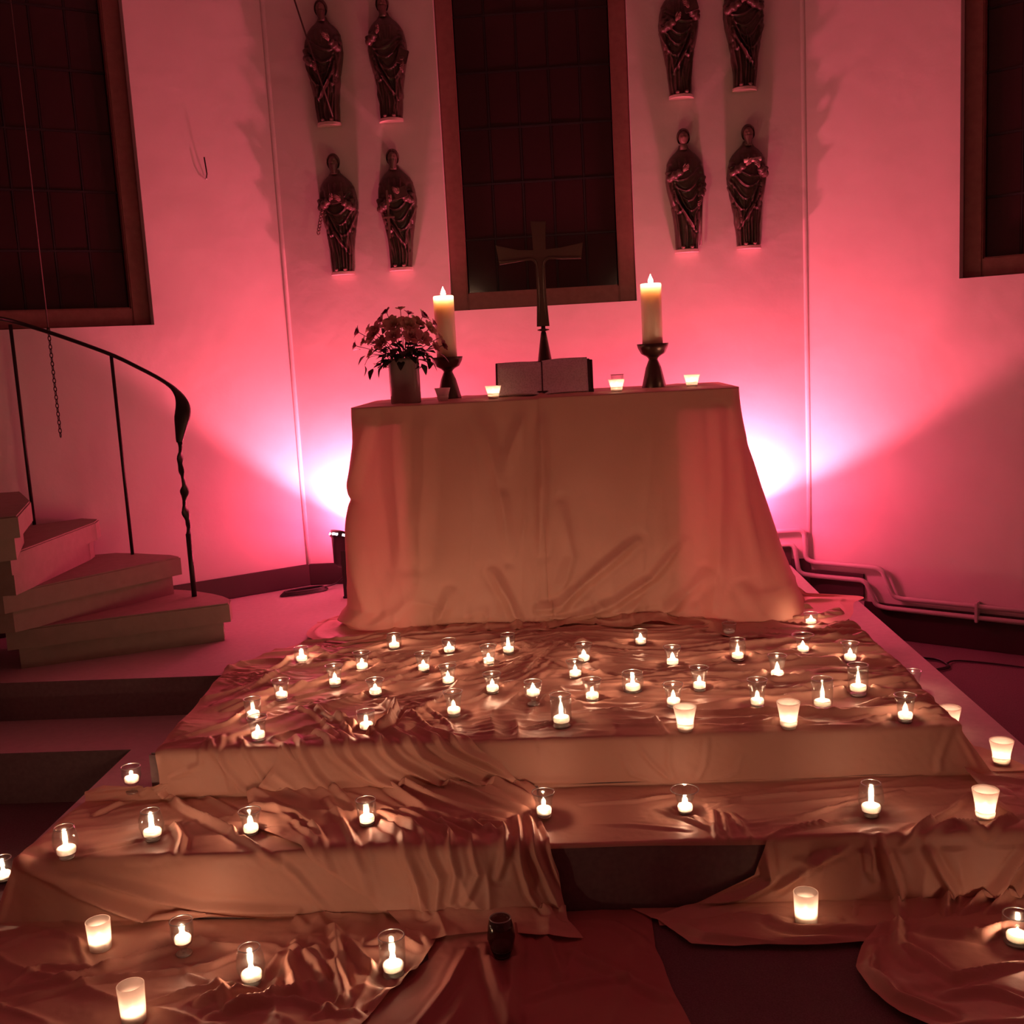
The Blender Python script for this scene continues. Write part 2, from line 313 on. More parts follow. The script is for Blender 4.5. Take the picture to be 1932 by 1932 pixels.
D = {'altar': [(0.014, 0.022, [(-0.796, 0.937), (-0.881, 0.588), (-0.897, 0.229), (-0.864, 0.02)]), (0.016, 0.018, [(-0.867, 0.564), (-0.845, 0.275), (-0.822, 0.104), (-0.889, 0.008)]),
          (0.01, 0.03, [(-0.538, 0.947), (-0.555, 0.691), (-0.602, 0.337)]), (0.01, 0.03, [(-0.678, 0.954), (-0.684, 0.697), (-0.673, 0.34)]),
          (0.014, 0.026, [(-0.293, 0.958), (-0.256, 0.794), (-0.212, 0.534), (-0.199, 0.343)]), (0.012, 0.026, [(-0.097, 0.948), (-0.176, 0.766), (-0.193, 0.674)]),
          (-0.014, 0.016, [(-0.071, 1.004), (-0.082, 0.668), (-0.102, 0.315), (-0.136, -0.022)]), (0.018, 0.018, [(-0.275, 0.25), (-0.211, 0.127), (-0.16, -0.033)]), (0.012, 0.02, [(-0.471, 0.162), (-0.539, 0.019)]),
          (0.014, 0.018, [(-0.026, 0.99), (-0.031, 0.666), (-0.059, 0.337)]), (0.02, 0.018, [(-0.084, 0.073), (0.024, 0.093), (0.097, 0.162), (0.243, 0.276), (0.363, 0.365)]),
          (0.018, 0.016, [(-0.074, 0.024), (0.067, 0.018), (0.259, 0.095), (0.426, 0.196), (0.571, 0.356)]), (0.016, 0.02, [(-0.006, -0.028), (0.231, -0.025), (0.467, 0.026), (0.659, 0.21)]),
          (0.012, 0.024, [(0.044, 0.522), (0.081, 0.307), (0.026, 0.141)]), (0.012, 0.022, [(0.735, 0.905), (0.739, 0.629), (0.707, 0.279), (0.653, -0.03)]), (0.012, 0.022, [(0.833, 0.74), (0.839, 0.508), (0.89, 0.2)]),
          (0.014, 0.02, [(0.808, 0.156), (0.864, 0.058), (0.932, -0.029)]), (0.012, 0.02, [(0.559, -0.05), (0.42, 0.016), (0.349, -0.018)])],
'bounds': {'diagL': [(-0.821, -0.181), (-0.894, 0.047), (-0.984, 0.183), (-0.898, 0.42), (-0.675, 0.582), (-0.529, 0.683), (-0.433, 0.828)],
           'diagR': [(-0.37, -0.087), (-0.177, 0.054), (-0.06, 0.21), (-0.038, 0.44), (0.011, 0.633), (0.035, 0.835)],
           'floorLr': [(-0.323, 0.874), (-0.356, 1.065), (-0.439, 1.221), (-0.456, 1.266)],
           'frL': [(0.283, 0.846), (0.349, 0.968), (0.622, 0.979), (0.824, 0.988), (0.766, 1.151), (0.807, 1.269), (0.845, 1.305)],
           'lowL': [(-1.295, 0.052), (-1.531, 0.12), (-1.565, 0.551), (-1.615, 0.686), (-1.632, 0.752)],
           'midR': [(0.262, 0.831), (0.259, 0.965), (0.314, 1.289)],
           'riserRleft': [(0.582, 0.583), (0.551, 0.664), (0.416, 0.74), (0.278, 0.818)],
           'strip': [(1.284, -0.474), (1.379, -0.344), (1.246, -0.193), (1.376, -0.2), (1.451, 0.063)],
           'upperL': [(-0.871, -1.467), (-1.136, -1.257), (-1.34, -0.935), (-1.305, -0.392), (-1.288, -0.042), (-1.283, 0.034), (-1.28, 0.079)],
           'upperR': [(1.249, -1.395), (1.262, -0.578), (1.251, -0.203), (1.259, 0.01)]},
'chain': (-2.297, 4.988),
'cups': [(-0.682, 4.395, 0, 0.066, 'round', True, 'small round tealight glass, back row, first from the left under the altar cloth'),
         (-0.439, 4.297, 0, 0.06, 'votive', True, 'small clear tealight glass, back row, second from the left under the altar cloth'),
         (-0.193, 4.256, 0, 0.084, 'votive', True, "small clear tealight glass in the back row, just left of the altar cloth's centre seam"),
         (-1.038, 4.24, 0, 0.065, 'round', True, 'small tealight glass at the far left back corner of the draped upper step'),
         (-0.763, 4.102, 0, 0.075, 'flared', True, "flared tealight glass between the back left corner glass and the altar cloth's left edge"),
         (-0.512, 4.049, 0, 0.076, 'flared', True, 'flared tealight glass with wide rim, second row, below the left half of the altar cloth'),
         (-0.263, 4.109, 0, 0.079, 'flared', True, "crown-rimmed tealight glass in the second row, left of the altar cloth's centre seam"),
         (0.11, 4.097, 0, 0.076, 'flared', True, "flared tealight glass just right of the bunched cloth at the altar's foot, rear one"),
         (0.344, 4.315, 0, 0.062, 'votive', True, 'small tealight glass standing alone against the altar cloth right of centre'),
         (0.444, 4.004, 0, 0.077, 'flared', True, 'flared tealight glass in front of the lone glass right of the altar centre'),
         (0.714, 4.399, 0, 0.054, 'votive', False, 'unlit clear candle glass close to the right half of the altar cloth'),
         (0.694, 4.041, 0, 0.085, 'round', True, 'clear tealight glass directly in front of the unlit glass near the altar'),
         (1.073, 4.516, 0, 0.055, 'votive', True, "small tealight glass at the altar cloth's right foot, rearmost on the step"),
         (0.953, 4.107, 0, 0.074, 'wide', True, 'tealight glass with a broad flat rim near the right back of the upper step'),
         (1.097, 3.967, 0, 0.073, 'flared', True, "flared tealight glass on the pleats near the step's right edge, back one"),
         (0.797, 3.795, 0, 0.088, 'flared', True, 'large flared tealight glass in the third row, right half, left of the tall glasses'),
         (0.509, 3.701, 0, 0.085, 'flared', True, 'large crown-rimmed tealight glass in the third row, right of centre'),
         (0.277, 3.716, 0, 0.072, 'bowl', True, 'squat clear bowl with tealight, right of the centre of the upper step'),
         (0.075, 3.902, 0, 0.065, 'flared', True, "tealight glass just right of the bunched cloth at the altar's foot, front one"),
         (0.132, 3.633, 0, 0.078, 'flared', True, 'footed flared tealight glass between the squat bowl and the tall centre tumbler'),
         (-0.398, 3.881, 0, 0.073, 'flared', True, 'crown-rimmed tealight glass in the third row, left half, left of its neighbour'),
         (-0.223, 3.755, 0, 0.073, 'flared', True, 'flared tealight glass in the third row, left half, nearest the centre'),
         (-0.829, 3.906, 0, 0.082, 'flared', True, 'flared tealight glass on the diagonal folds left, below the back corner glass'),
         (-0.652, 3.773, 0, 0.062, 'flared', True, 'small tealight glass in the left half, above the crumpled cloth bundle'),
         (-0.998, 3.769, 0, 0.076, 'flared', True, "flared tealight glass near the upper step's left edge, above the close pair"),
         (-1.042, 3.562, 0, 0.074, 'votive', True, 'rear glass of the close pair at the left front of the upper step'),
         (-0.964, 3.35, 0, 0.079, 'flared', True, 'front glass of the close pair at the left front of the upper step'),
         (-0.618, 3.41, 0, 0.067, 'votive', True, 'tealight glass nestled against the crumpled cloth bundle on the upper step'),
         (-0.339, 3.522, 0, 0.088, 'flared', True, "footed tealight glass left of centre, near the upper step's front edge"),
         (-0.071, 3.609, 0, 0.085, 'goblet', True, 'slim flared tealight glass left of the tall centre tumbler'),
         (0.027, 3.382, 0, 0.109, 'tall', True, 'tall clear tumbler with tealight at the centre front of the upper step'),
         (0.403, 3.542, 0, 0.08, 'flared', True, 'crown-rimmed tealight glass right behind the left frosted cup'),
         (0.676, 3.501, 0, 0.098, 'flared', True, 'large flared tealight glass left of the right frosted cup on the upper step'),
         (0.878, 3.453, 0, 0.108, 'tall', True, 'tall clear tumbler with tealight, right of the frosted cup on the upper step'),
         (1.028, 3.589, 0, 0.106, 'tall', True, 'tall clear tumbler with tealight, nearer the right edge of the upper step'),
         (0.418, 3.31, 0, 0.08, 'frost', True, "glowing frosted cup at the upper step's front edge, left one of two"),
         (0.739, 3.302, 0, 0.085, 'frost', True, "glowing frosted cup at the upper step's front edge, right one of two"),
         (1.103, 3.319, 0, 0.088, 'flared', True, 'footed tealight glass at the front right corner of the upper step'),
         (1.361, 4.083, -0.16, 0.086, 'flared', True, "tealight glass half hidden behind the upper step's right edge"),
         (1.349, 3.638, -0.16, 0.089, 'frost', True, "frosted cup half hidden behind the upper step's front right corner"),
         (1.407, 3.341, -0.16, 0.079, 'frost', True, 'frosted cup on the red-lit cloth strip right of the upper step'),
         (-1.369, 3.276, -0.16, 0.088, 'goblet', True, "footed tealight glass beside the knotted cloth at the lower step's left"),
         (-1.189, 2.974, -0.16, 0.093, 'bulb', True, 'round-bellied tealight glass under the knotted cloth on the lower step'),
         (-0.901, 3.001, -0.16, 0.073, 'flared', True, 'tealight glass in shadow on the lower step, right of the round-bellied one'),
         (-0.554, 3.014, -0.16, 0.079, 'votive', True, 'tealight glass on the lower step beside the curled edge of the diagonal drape'),
         (-0.03, 3.038, -0.16, 0.076, 'flared', True, 'bright tealight glass at the foot of the diagonal drape, lower step centre'),
         (0.386, 3.057, -0.16, 0.074, 'wide', True, 'wide-rimmed tealight glass on the lower step, lighting the riser behind'),
         (0.91, 2.998, -0.16, 0.102, 'bulb', True, "tall bulbous tealight glass on the lower step's right part"), (1.217, 2.963, -0.16, 0.088, 'frost', True, "glowing frosted cup on the lower step's right end"),
         (-1.404, 2.875, -0.16, 0.095, 'bulb', True, 'round tealight glass at the front left corner of the lower step'),
         (-1.763, 3.152, -0.36, 0.075, 'round', True, 'tealight glass cut by the left picture edge beside the lower step'),
         (-1.26, 2.722, -0.36, 0.083, 'fstraight', True, 'straight frosted glass with candle, leftmost on the floor cloth'),
         (-1.011, 2.684, -0.36, 0.099, 'goblet', True, 'footed round tealight glass on the floor cloth, right of the frosted one'),
         (-0.778, 2.532, -0.36, 0.104, 'bulb', True, 'round-bellied glass with tall flame on the crumpled floor cloth'),
         (-1.031, 2.389, -0.36, 0.097, 'fstraight', True, 'frosted candle glass at the bottom picture edge, left'),
         (-0.417, 2.562, -0.36, 0.11, 'tall', True, "large clear tumbler with candle in a fold at the floor cloth's right end"),
         (-0.143, 2.649, -0.36, 0.109, 'bulb', False, 'unlit dark round glass standing on the dim red-lit cloth in the centre'),
         (0.673, 2.764, -0.36, 0.089, 'fstraight', True, 'straight frosted glass with candle on the floor before the right riser'),
         (1.176, 2.632, -0.36, 0.08, 'bowl', True, 'tealight bowl cut by the right picture edge on the floor cloth')],
'rail': {'bars': [(-2.031, 5.03, 0.35, 1.3), (-2.463, 4.965, 0.525, 1.464)],
         'hand': [(-2.536, 4.75, 1.515), (-2.453, 4.86, 1.488), (-2.427, 4.95, 1.472), (-2.259, 5.0, 1.403), (-2.037, 5.03, 1.305), (-1.889, 4.99, 1.234), (-1.765, 4.93, 1.173), (-1.681, 4.87, 1.12),
                  (-1.645, 4.84, 1.055), (-1.657, 4.83, 0.972), (-1.675, 4.83, 0.889)],
         'newel': (-1.675, 4.829)},
'strokes': {'diagonal': [(0.018, 0.016, [(-0.776, -0.101), (-0.696, 0.013), (-0.643, 0.062), (-0.589, 0.111), (-0.535, 0.154), (-0.465, 0.248), (-0.397, 0.343), (-0.31, 0.404), (-0.226, 0.463)]),
                         (0.016, 0.014,
                          [(-0.706, -0.104), (-0.639, 0.012), (-0.597, 0.062), (-0.555, 0.112), (-0.5, 0.147), (-0.437, 0.21), (-0.372, 0.287), (-0.312, 0.311), (-0.253, 0.334), (-0.195, 0.357), (-0.137, 0.379)]),
                         (0.018, 0.014, [(-0.601, -0.109), (-0.531, 0.011), (-0.483, 0.061), (-0.429, 0.098), (-0.374, 0.136), (-0.316, 0.191), (-0.253, 0.237), (-0.192, 0.281), (-0.132, 0.323), (-0.074, 0.365)]),
                         (0.018, 0.014, [(-0.551, -0.129), (-0.477, -0.025), (-0.418, 0.028), (-0.364, 0.065), (-0.309, 0.097), (-0.255, 0.128), (-0.2, 0.159), (-0.124, 0.246), (-0.052, 0.329)]),
                         (0.016, 0.012, [(-0.472, -0.132), (-0.399, -0.04), (-0.336, 0.018), (-0.278, 0.05), (-0.213, 0.088), (-0.147, 0.126), (-0.058, 0.271)]),
                         (0.016, 0.012, [(-0.388, -0.089), (-0.322, -0.011), (-0.266, 0.024), (-0.211, 0.053), (-0.162, 0.094), (-0.114, 0.135), (-0.054, 0.243)]),
                         (0.014, 0.012, [(-0.842, -0.083), (-0.789, 0.029), (-0.759, 0.088), (-0.721, 0.142), (-0.661, 0.247), (-0.564, 0.406)]),
                         (0.016, 0.014, [(-0.571, 0.368), (-0.502, 0.446), (-0.436, 0.519), (-0.409, 0.598), (-0.39, 0.654), (-0.385, 0.719), (-0.373, 0.802)]),
                         (0.016, 0.014, [(-0.525, 0.353), (-0.449, 0.431), (-0.376, 0.506), (-0.348, 0.587), (-0.328, 0.64), (-0.336, 0.704), (-0.342, 0.775)]),
                         (0.014, 0.012, [(-0.463, 0.338), (-0.378, 0.427), (-0.298, 0.51), (-0.279, 0.625), (-0.303, 0.721)]),
                         (0.014, 0.012, [(-0.395, 0.362), (-0.313, 0.449), (-0.235, 0.531), (-0.214, 0.627), (-0.258, 0.722)]), (0.016, 0.012, [(-0.221, 0.428), (-0.148, 0.468), (-0.135, 0.566), (-0.162, 0.645)]),
                         (0.018, 0.014, [(-0.074, 0.384), (-0.053, 0.568), (-0.03, 0.632), (-0.007, 0.697), (0.028, 0.82)]),
                         (0.016, 0.012, [(-0.113, 0.392), (-0.099, 0.519), (-0.092, 0.599), (-0.075, 0.695), (-0.024, 0.804)]), (0.016, 0.012, [(-0.05, 0.385), (-0.008, 0.569), (0.014, 0.665), (0.017, 0.73)]),
                         (0.012, 0.012, [(-0.308, 0.423), (-0.25, 0.453), (-0.193, 0.483), (-0.121, 0.538)]),
                         (0.014, 0.012, [(-0.96, 0.265), (-0.874, 0.301), (-0.791, 0.335), (-0.698, 0.451), (-0.651, 0.571), (-0.633, 0.631)]),
                         (0.012, 0.012, [(-0.712, 0.243), (-0.653, 0.363), (-0.599, 0.474), (-0.54, 0.618), (-0.53, 0.699)]), (0.01, 0.01, [(-0.777, 0.392), (-0.678, 0.538), (-0.662, 0.614)])],
            'floorleft': [(0.016, 0.014,
                           [(-1.441, 1.121), (-1.396, 1.105), (-1.351, 1.089), (-1.305, 1.073), (-1.259, 1.056), (-1.217, 1.03), (-1.174, 1.004), (-1.13, 0.977), (-1.085, 0.95), (-1.035, 0.925), (-0.984, 0.901),
                            (-0.932, 0.876)]),
                          (0.014, 0.012,
                           [(-1.41, 1.179), (-1.365, 1.158), (-1.32, 1.137), (-1.274, 1.115), (-1.228, 1.093), (-1.181, 1.071), (-1.128, 1.061), (-1.075, 1.051), (-1.022, 1.041), (-0.968, 1.03), (-0.915, 1.02),
                            (-0.876, 0.984), (-0.836, 0.947)]),
                          (0.012, 0.012, [(-1.549, 0.918), (-1.493, 0.88), (-1.435, 0.841), (-1.33, 0.9), (-1.26, 1.007)]),
                          (0.012, 0.012, [(-1.437, 1.074), (-1.386, 1.002), (-1.325, 1.009), (-1.263, 1.015), (-1.202, 1.022), (-1.16, 0.966), (-1.116, 0.909)]),
                          (0.026, 0.016, [(-0.713, 0.912), (-0.706, 1.028), (-0.654, 1.148), (-0.702, 1.174), (-0.748, 1.2), (-0.795, 1.22), (-0.842, 1.24)]),
                          (0.024, 0.014, [(-0.733, 0.951), (-0.749, 1.05), (-0.764, 1.144), (-0.826, 1.164), (-0.887, 1.185)]),
                          (0.024, 0.016, [(-0.624, 0.834), (-0.596, 0.937), (-0.57, 1.033), (-0.551, 1.117), (-0.533, 1.196)]),
                          (0.022, 0.014, [(-0.659, 0.954), (-0.608, 1.019), (-0.56, 1.081), (-0.518, 1.185), (-0.577, 1.248)]), (0.02, 0.014, [(-0.707, 0.939), (-0.627, 1.031), (-0.566, 1.15)]),
                          (0.024, 0.014, [(-0.562, 0.931), (-0.481, 1.06), (-0.417, 1.114), (-0.352, 1.089), (-0.312, 0.967)]),
                          (0.026, 0.014, [(-0.454, 1.209), (-0.387, 1.134), (-0.364, 1.072), (-0.34, 1.008), (-0.315, 0.941), (-0.309, 0.861)]), (0.018, 0.012, [(-0.504, 0.934), (-0.435, 0.91), (-0.369, 0.965)]),
                          (0.016, 0.012, [(-0.809, 1.22), (-0.754, 1.211), (-0.699, 1.202), (-0.643, 1.192), (-0.585, 1.212), (-0.528, 1.232), (-0.472, 1.251)]),
                          (0.014, 0.012, [(-0.979, 1.042), (-0.912, 1.093), (-0.847, 1.141), (-0.812, 1.209)]), (0.014, 0.012, [(-1.025, 1.18), (-0.964, 1.16), (-0.903, 1.139), (-0.858, 1.129), (-0.813, 1.119)])],
            'floormid': [(0.02, 0.018, [(-0.193, 0.946), (-0.172, 1.035), (-0.153, 1.119), (-0.131, 1.2), (-0.111, 1.277)]),
                         (0.02, 0.016, [(-0.113, 0.814), (-0.113, 0.937), (-0.112, 1.05), (-0.108, 1.168), (-0.104, 1.277)]), (0.014, 0.016, [(-0.061, 0.816), (-0.015, 0.954), (0.014, 1.102)]),
                         (0.012, 0.016, [(-0.063, 1.189), (0.002, 1.158), (0.068, 1.127), (0.121, 1.117), (0.174, 1.107)]),
                         (0.012, 0.016, [(0.042, 0.981), (0.087, 1.025), (0.132, 1.067), (0.174, 1.107), (0.224, 1.155), (0.272, 1.2)]),
                         (0.014, 0.016, [(-0.24, 0.97), (-0.253, 1.057), (-0.265, 1.138), (-0.29, 1.206), (-0.315, 1.271)]),
                         (0.012, 0.016, [(0.042, 0.821), (0.101, 0.838), (0.159, 0.854), (0.206, 0.91), (0.252, 0.964)])],
            'floorright': [(0.024, 0.016, [(0.579, 0.878), (0.627, 0.904), (0.674, 0.93), (0.724, 0.934), (0.773, 0.938), (0.823, 0.942), (0.895, 0.929), (0.968, 0.916)]),
                           (0.018, 0.014, [(0.275, 0.846), (0.335, 0.896), (0.393, 0.944), (0.447, 0.955), (0.501, 0.966), (0.554, 0.977), (0.606, 0.976), (0.658, 0.976), (0.71, 0.975), (0.762, 0.975), (0.814, 0.975)]),
                           (0.022, 0.016, [(0.817, 1.012), (0.772, 1.129), (0.789, 1.185), (0.804, 1.238), (0.855, 1.273), (0.904, 1.306)]),
                           (0.022, 0.016, [(0.959, 0.942), (1.004, 0.957), (1.049, 0.972), (1.093, 0.986), (1.159, 0.957), (1.226, 0.928)]),
                           (0.02, 0.016, [(0.89, 0.99), (0.917, 1.048), (0.943, 1.104), (0.967, 1.158), (1.03, 1.138), (1.093, 1.117), (1.157, 1.097)]),
                           (0.018, 0.016, [(0.921, 1.221), (0.971, 1.218), (1.022, 1.214), (1.055, 1.241), (1.088, 1.268)]), (0.02, 0.014, [(0.921, 0.888), (0.87, 1.014), (0.881, 1.11)]),
                           (0.016, 0.014, [(0.507, 0.842), (0.575, 0.862), (0.642, 0.881), (0.7, 0.874), (0.758, 0.867)])],
            'lowerleft': [(0.048, 0.026,
                           [(-1.545, 0.565), (-1.491, 0.597), (-1.436, 0.628), (-1.382, 0.66), (-1.326, 0.684), (-1.269, 0.708), (-1.213, 0.732), (-1.156, 0.756), (-1.093, 0.763), (-1.027, 0.773), (-0.962, 0.784),
                            (-0.896, 0.794), (-0.832, 0.805), (-0.778, 0.806), (-0.724, 0.807), (-0.671, 0.809), (-0.617, 0.81), (-0.564, 0.811), (-0.511, 0.813), (-0.458, 0.814), (-0.405, 0.815)]),
                          (0.026, 0.02,
                           [(-1.537, 0.57), (-1.478, 0.587), (-1.419, 0.604), (-1.36, 0.62), (-1.301, 0.637), (-1.246, 0.655), (-1.192, 0.673), (-1.137, 0.691), (-1.083, 0.709), (-1.028, 0.726), (-0.972, 0.73),
                            (-0.916, 0.734), (-0.861, 0.738), (-0.805, 0.741), (-0.75, 0.745)]),
                          (0.026, 0.015, [(-1.3, 0.102), (-1.252, 0.151), (-1.169, 0.251), (-1.06, 0.345), (-0.958, 0.434), (-0.867, 0.526), (-0.798, 0.586)]),
                          (0.012, 0.012, [(-1.281, 0.088), (-1.214, 0.117), (-1.147, 0.147), (-1.071, 0.218), (-0.988, 0.302), (-0.909, 0.383), (-0.829, 0.436), (-0.753, 0.488), (-0.678, 0.538)]),
                          (0.02, 0.011, [(-1.531, 0.12), (-1.415, 0.107), (-1.308, 0.096)]), (0.034, 0.013, [(-1.353, 0.14), (-1.308, 0.091), (-1.283, 0.106), (-1.234, 0.165)]),
                          (0.018, 0.011, [(-1.452, 0.271), (-1.398, 0.194), (-1.31, 0.114)]), (0.008, 0.009, [(-1.382, 0.536), (-1.314, 0.511), (-1.244, 0.486), (-1.191, 0.437), (-1.137, 0.386)]),
                          (0.024, 0.012, [(-1.161, 0.366), (-1.096, 0.478), (-1.077, 0.554)]), (0.01, 0.012, [(-0.797, 0.575), (-0.74, 0.628), (-0.698, 0.686), (-0.657, 0.744)]),
                          (0.009, 0.012, [(-1.581, 0.605), (-1.607, 0.687), (-1.632, 0.752)]), (0.014, 0.012, [(-0.371, 0.845), (-0.394, 0.719), (-0.433, 0.621)])],
            'lowerright': [(0.012, 0.009, [(0.306, 0.354), (0.377, 0.425), (0.444, 0.5), (0.466, 0.558)]), (0.012, 0.009, [(0.338, 0.349), (0.408, 0.416), (0.47, 0.525)]),
                           (0.01, 0.008, [(0.467, 0.384), (0.454, 0.557)]), (0.01, 0.008, [(0.495, 0.404), (0.487, 0.565)]), (0.009, 0.008, [(0.518, 0.406), (0.553, 0.57)]),
                           (0.009, 0.009, [(0.461, 0.365), (0.565, 0.296), (0.647, 0.283), (0.729, 0.269)]),
                           (0.01, 0.01, [(0.567, 0.48), (0.629, 0.467), (0.692, 0.453), (0.778, 0.406), (0.866, 0.356), (0.954, 0.315), (1.045, 0.273)]),
                           (0.01, 0.009, [(0.599, 0.55), (0.656, 0.531), (0.714, 0.513), (0.772, 0.494), (0.837, 0.472), (0.902, 0.45)]),
                           (0.009, 0.009, [(0.085, 0.3), (0.166, 0.297), (0.246, 0.293), (0.313, 0.268), (0.38, 0.243)]),
                           (0.006, 0.01, [(0.037, 0.427), (0.104, 0.438), (0.17, 0.448), (0.236, 0.458), (0.311, 0.481), (0.384, 0.503)]),
                           (0.016, 0.012, [(0.959, 0.582), (1.066, 0.496), (1.153, 0.414), (1.236, 0.307)]), (0.014, 0.012, [(1.016, 0.568), (1.118, 0.516), (1.188, 0.566), (1.256, 0.517), (1.331, 0.462)]),
                           (0.016, 0.014, [(0.901, 0.565), (0.916, 0.62), (0.93, 0.675), (0.944, 0.75), (0.925, 0.875)]), (0.018, 0.014, [(1.024, 0.584), (1.056, 0.655), (1.089, 0.726), (1.042, 0.88)]),
                           (0.016, 0.014, [(1.291, 0.607), (1.248, 0.668), (1.204, 0.73), (1.149, 0.794), (1.076, 0.881)]), (0.012, 0.012, [(0.872, 0.572), (0.872, 0.658), (0.886, 0.689)]),
                           (0.014, 0.014, [(0.582, 0.587), (0.595, 0.681), (0.52, 0.727), (0.468, 0.742), (0.416, 0.756)]), (0.012, 0.012, [(0.757, 0.592), (0.712, 0.63), (0.668, 0.668), (0.609, 0.713)]),
                           (0.01, 0.012, [(0.815, 0.586), (0.727, 0.622), (0.669, 0.628)]), (0.014, 0.014, [(1.292, 0.67), (1.247, 0.763), (1.131, 0.884)])],
            'strip': [(0.014, 0.012, [(1.26, -0.428), (1.31, -0.306), (1.379, -0.344)]), (0.012, 0.01, [(1.241, -0.177), (1.36, -0.3)]), (0.01, 0.012, [(1.256, 0.025), (1.336, 0.045), (1.394, 0.069), (1.452, 0.092)]),
                      (0.01, 0.012, [(1.32, -0.092), (1.352, 0.012)]), (0.012, 0.012, [(1.337, 0.123), (1.371, 0.238), (1.389, 0.319)])],
            'upper': [(0.014, 0.014, [(-0.88, -1.516), (-0.974, -1.437), (-1.066, -1.36), (-1.142, -1.283), (-1.217, -1.209), (-1.28, -1.068), (-1.34, -0.935)]),
                      (0.012, 0.012, [(-0.772, -1.317), (-0.855, -1.255), (-0.935, -1.195), (-1.008, -1.111), (-1.079, -1.03), (-1.128, -0.923), (-1.176, -0.821), (-1.216, -0.723), (-1.254, -0.629)]),
                      (0.011, 0.01, [(-0.757, -1.228), (-0.832, -1.135), (-0.904, -1.045), (-0.976, -0.971), (-1.046, -0.898), (-1.098, -0.77), (-1.147, -0.649), (-1.197, -0.544), (-1.244, -0.444)]),
                      (0.012, 0.012, [(-0.673, -1.133), (-0.733, -1.022), (-0.79, -0.917), (-0.856, -0.817), (-0.918, -0.721), (-0.974, -0.613), (-1.028, -0.51), (-1.107, -0.444), (-1.185, -0.38)]),
                      (0.012, 0.011,
                       [(-0.532, -0.92), (-0.625, -0.823), (-0.713, -0.73), (-0.798, -0.641), (-0.88, -0.555), (-0.946, -0.501), (-1.011, -0.448), (-1.067, -0.339), (-1.12, -0.236), (-1.189, -0.166), (-1.255, -0.097)]),
                      (0.01, 0.01, [(-0.393, -0.815), (-0.489, -0.747), (-0.582, -0.68), (-0.675, -0.519), (-0.747, -0.488), (-0.819, -0.457), (-0.909, -0.351)]),
                      (0.012, 0.01, [(-0.1, -0.778), (-0.198, -0.694), (-0.293, -0.613), (-0.386, -0.56), (-0.478, -0.509), (-0.545, -0.476), (-0.61, -0.444), (-0.675, -0.412)]),
                      (0.012, 0.01, [(-0.103, -0.864), (-0.204, -0.798), (-0.303, -0.734), (-0.382, -0.706), (-0.46, -0.679), (-0.539, -0.665), (-0.618, -0.652)]),
                      (0.012, 0.011, [(-0.019, -0.853), (-0.097, -0.688), (-0.169, -0.535), (-0.241, -0.452), (-0.31, -0.372), (-0.383, -0.351), (-0.455, -0.331), (-0.526, -0.311)]),
                      (0.011, 0.01, [(-0.063, -0.933), (0.064, -0.736), (0.162, -0.64), (0.256, -0.548), (0.32, -0.509), (0.384, -0.471)]),
                      (0.014, 0.014,
                       [(-0.001, -1.12), (0.082, -1.082), (0.163, -1.045), (0.242, -1.008), (0.32, -0.972), (0.4, -0.972), (0.48, -0.973), (0.559, -0.973), (0.638, -0.974), (0.719, -0.99), (0.801, -1.006),
                        (0.883, -1.022), (0.966, -1.038)]),
                      (0.011, 0.01,
                       [(0.101, -0.535), (0.174, -0.55), (0.247, -0.565), (0.32, -0.58), (0.394, -0.595), (0.469, -0.615), (0.544, -0.635), (0.62, -0.656), (0.697, -0.676), (0.772, -0.687), (0.847, -0.698),
                        (0.923, -0.709), (0.999, -0.719), (1.064, -0.702), (1.128, -0.685), (1.191, -0.669), (1.253, -0.652)]),
                      (0.01, 0.01,
                       [(0.063, -0.635), (0.142, -0.637), (0.221, -0.638), (0.3, -0.639), (0.386, -0.657), (0.474, -0.675), (0.561, -0.694), (0.639, -0.721), (0.718, -0.749), (0.798, -0.778), (0.878, -0.806)]),
                      (0.009, 0.01, [(-0.077, -0.108), (-0.013, -0.133), (0.053, -0.158), (0.119, -0.184), (0.185, -0.21), (0.258, -0.242), (0.331, -0.275)]),
                      (0.008, 0.008, [(-0.179, -0.069), (-0.111, -0.095), (-0.043, -0.121), (0.026, -0.148), (0.087, -0.136), (0.148, -0.123), (0.207, -0.111), (0.267, -0.099)]),
                      (0.009, 0.008, [(0.323, -0.169), (0.36, -0.003)]), (0.009, 0.009, [(0.135, -0.324), (0.208, -0.338), (0.282, -0.353), (0.345, -0.335), (0.407, -0.317), (0.468, -0.299), (0.528, -0.281)]),
                      (0.009, 0.009, [(0.249, -0.415), (0.323, -0.406), (0.396, -0.398), (0.469, -0.39), (0.563, -0.414), (0.659, -0.439), (0.755, -0.458), (0.851, -0.477)]),
                      (0.014, 0.012, [(-0.909, -0.351), (-0.818, -0.286), (-0.751, -0.149), (-0.693, -0.045)]), (0.016, 0.012, [(-0.857, -0.374), (-0.737, -0.251), (-0.644, -0.04)]),
                      (0.046, 0.014, [(-0.595, -0.074), (-0.544, -0.139), (-0.544, -0.285), (-0.601, -0.404)]), (0.026, 0.012, [(-0.831, -0.343), (-0.762, -0.243), (-0.695, -0.184), (-0.595, -0.074)]),
                      (0.01, 0.01, [(-0.526, -0.311), (-0.433, -0.168), (-0.347, -0.037)]), (0.01, 0.01, [(-0.455, -0.331), (-0.343, -0.159), (-0.313, -0.033)]),
                      (0.008, 0.008, [(-0.785, -0.483), (-0.668, -0.482), (-0.579, -0.472)]), (0.01, 0.01, [(-1.126, -0.085), (-1.136, 0.039), (-1.237, 0.081)]),
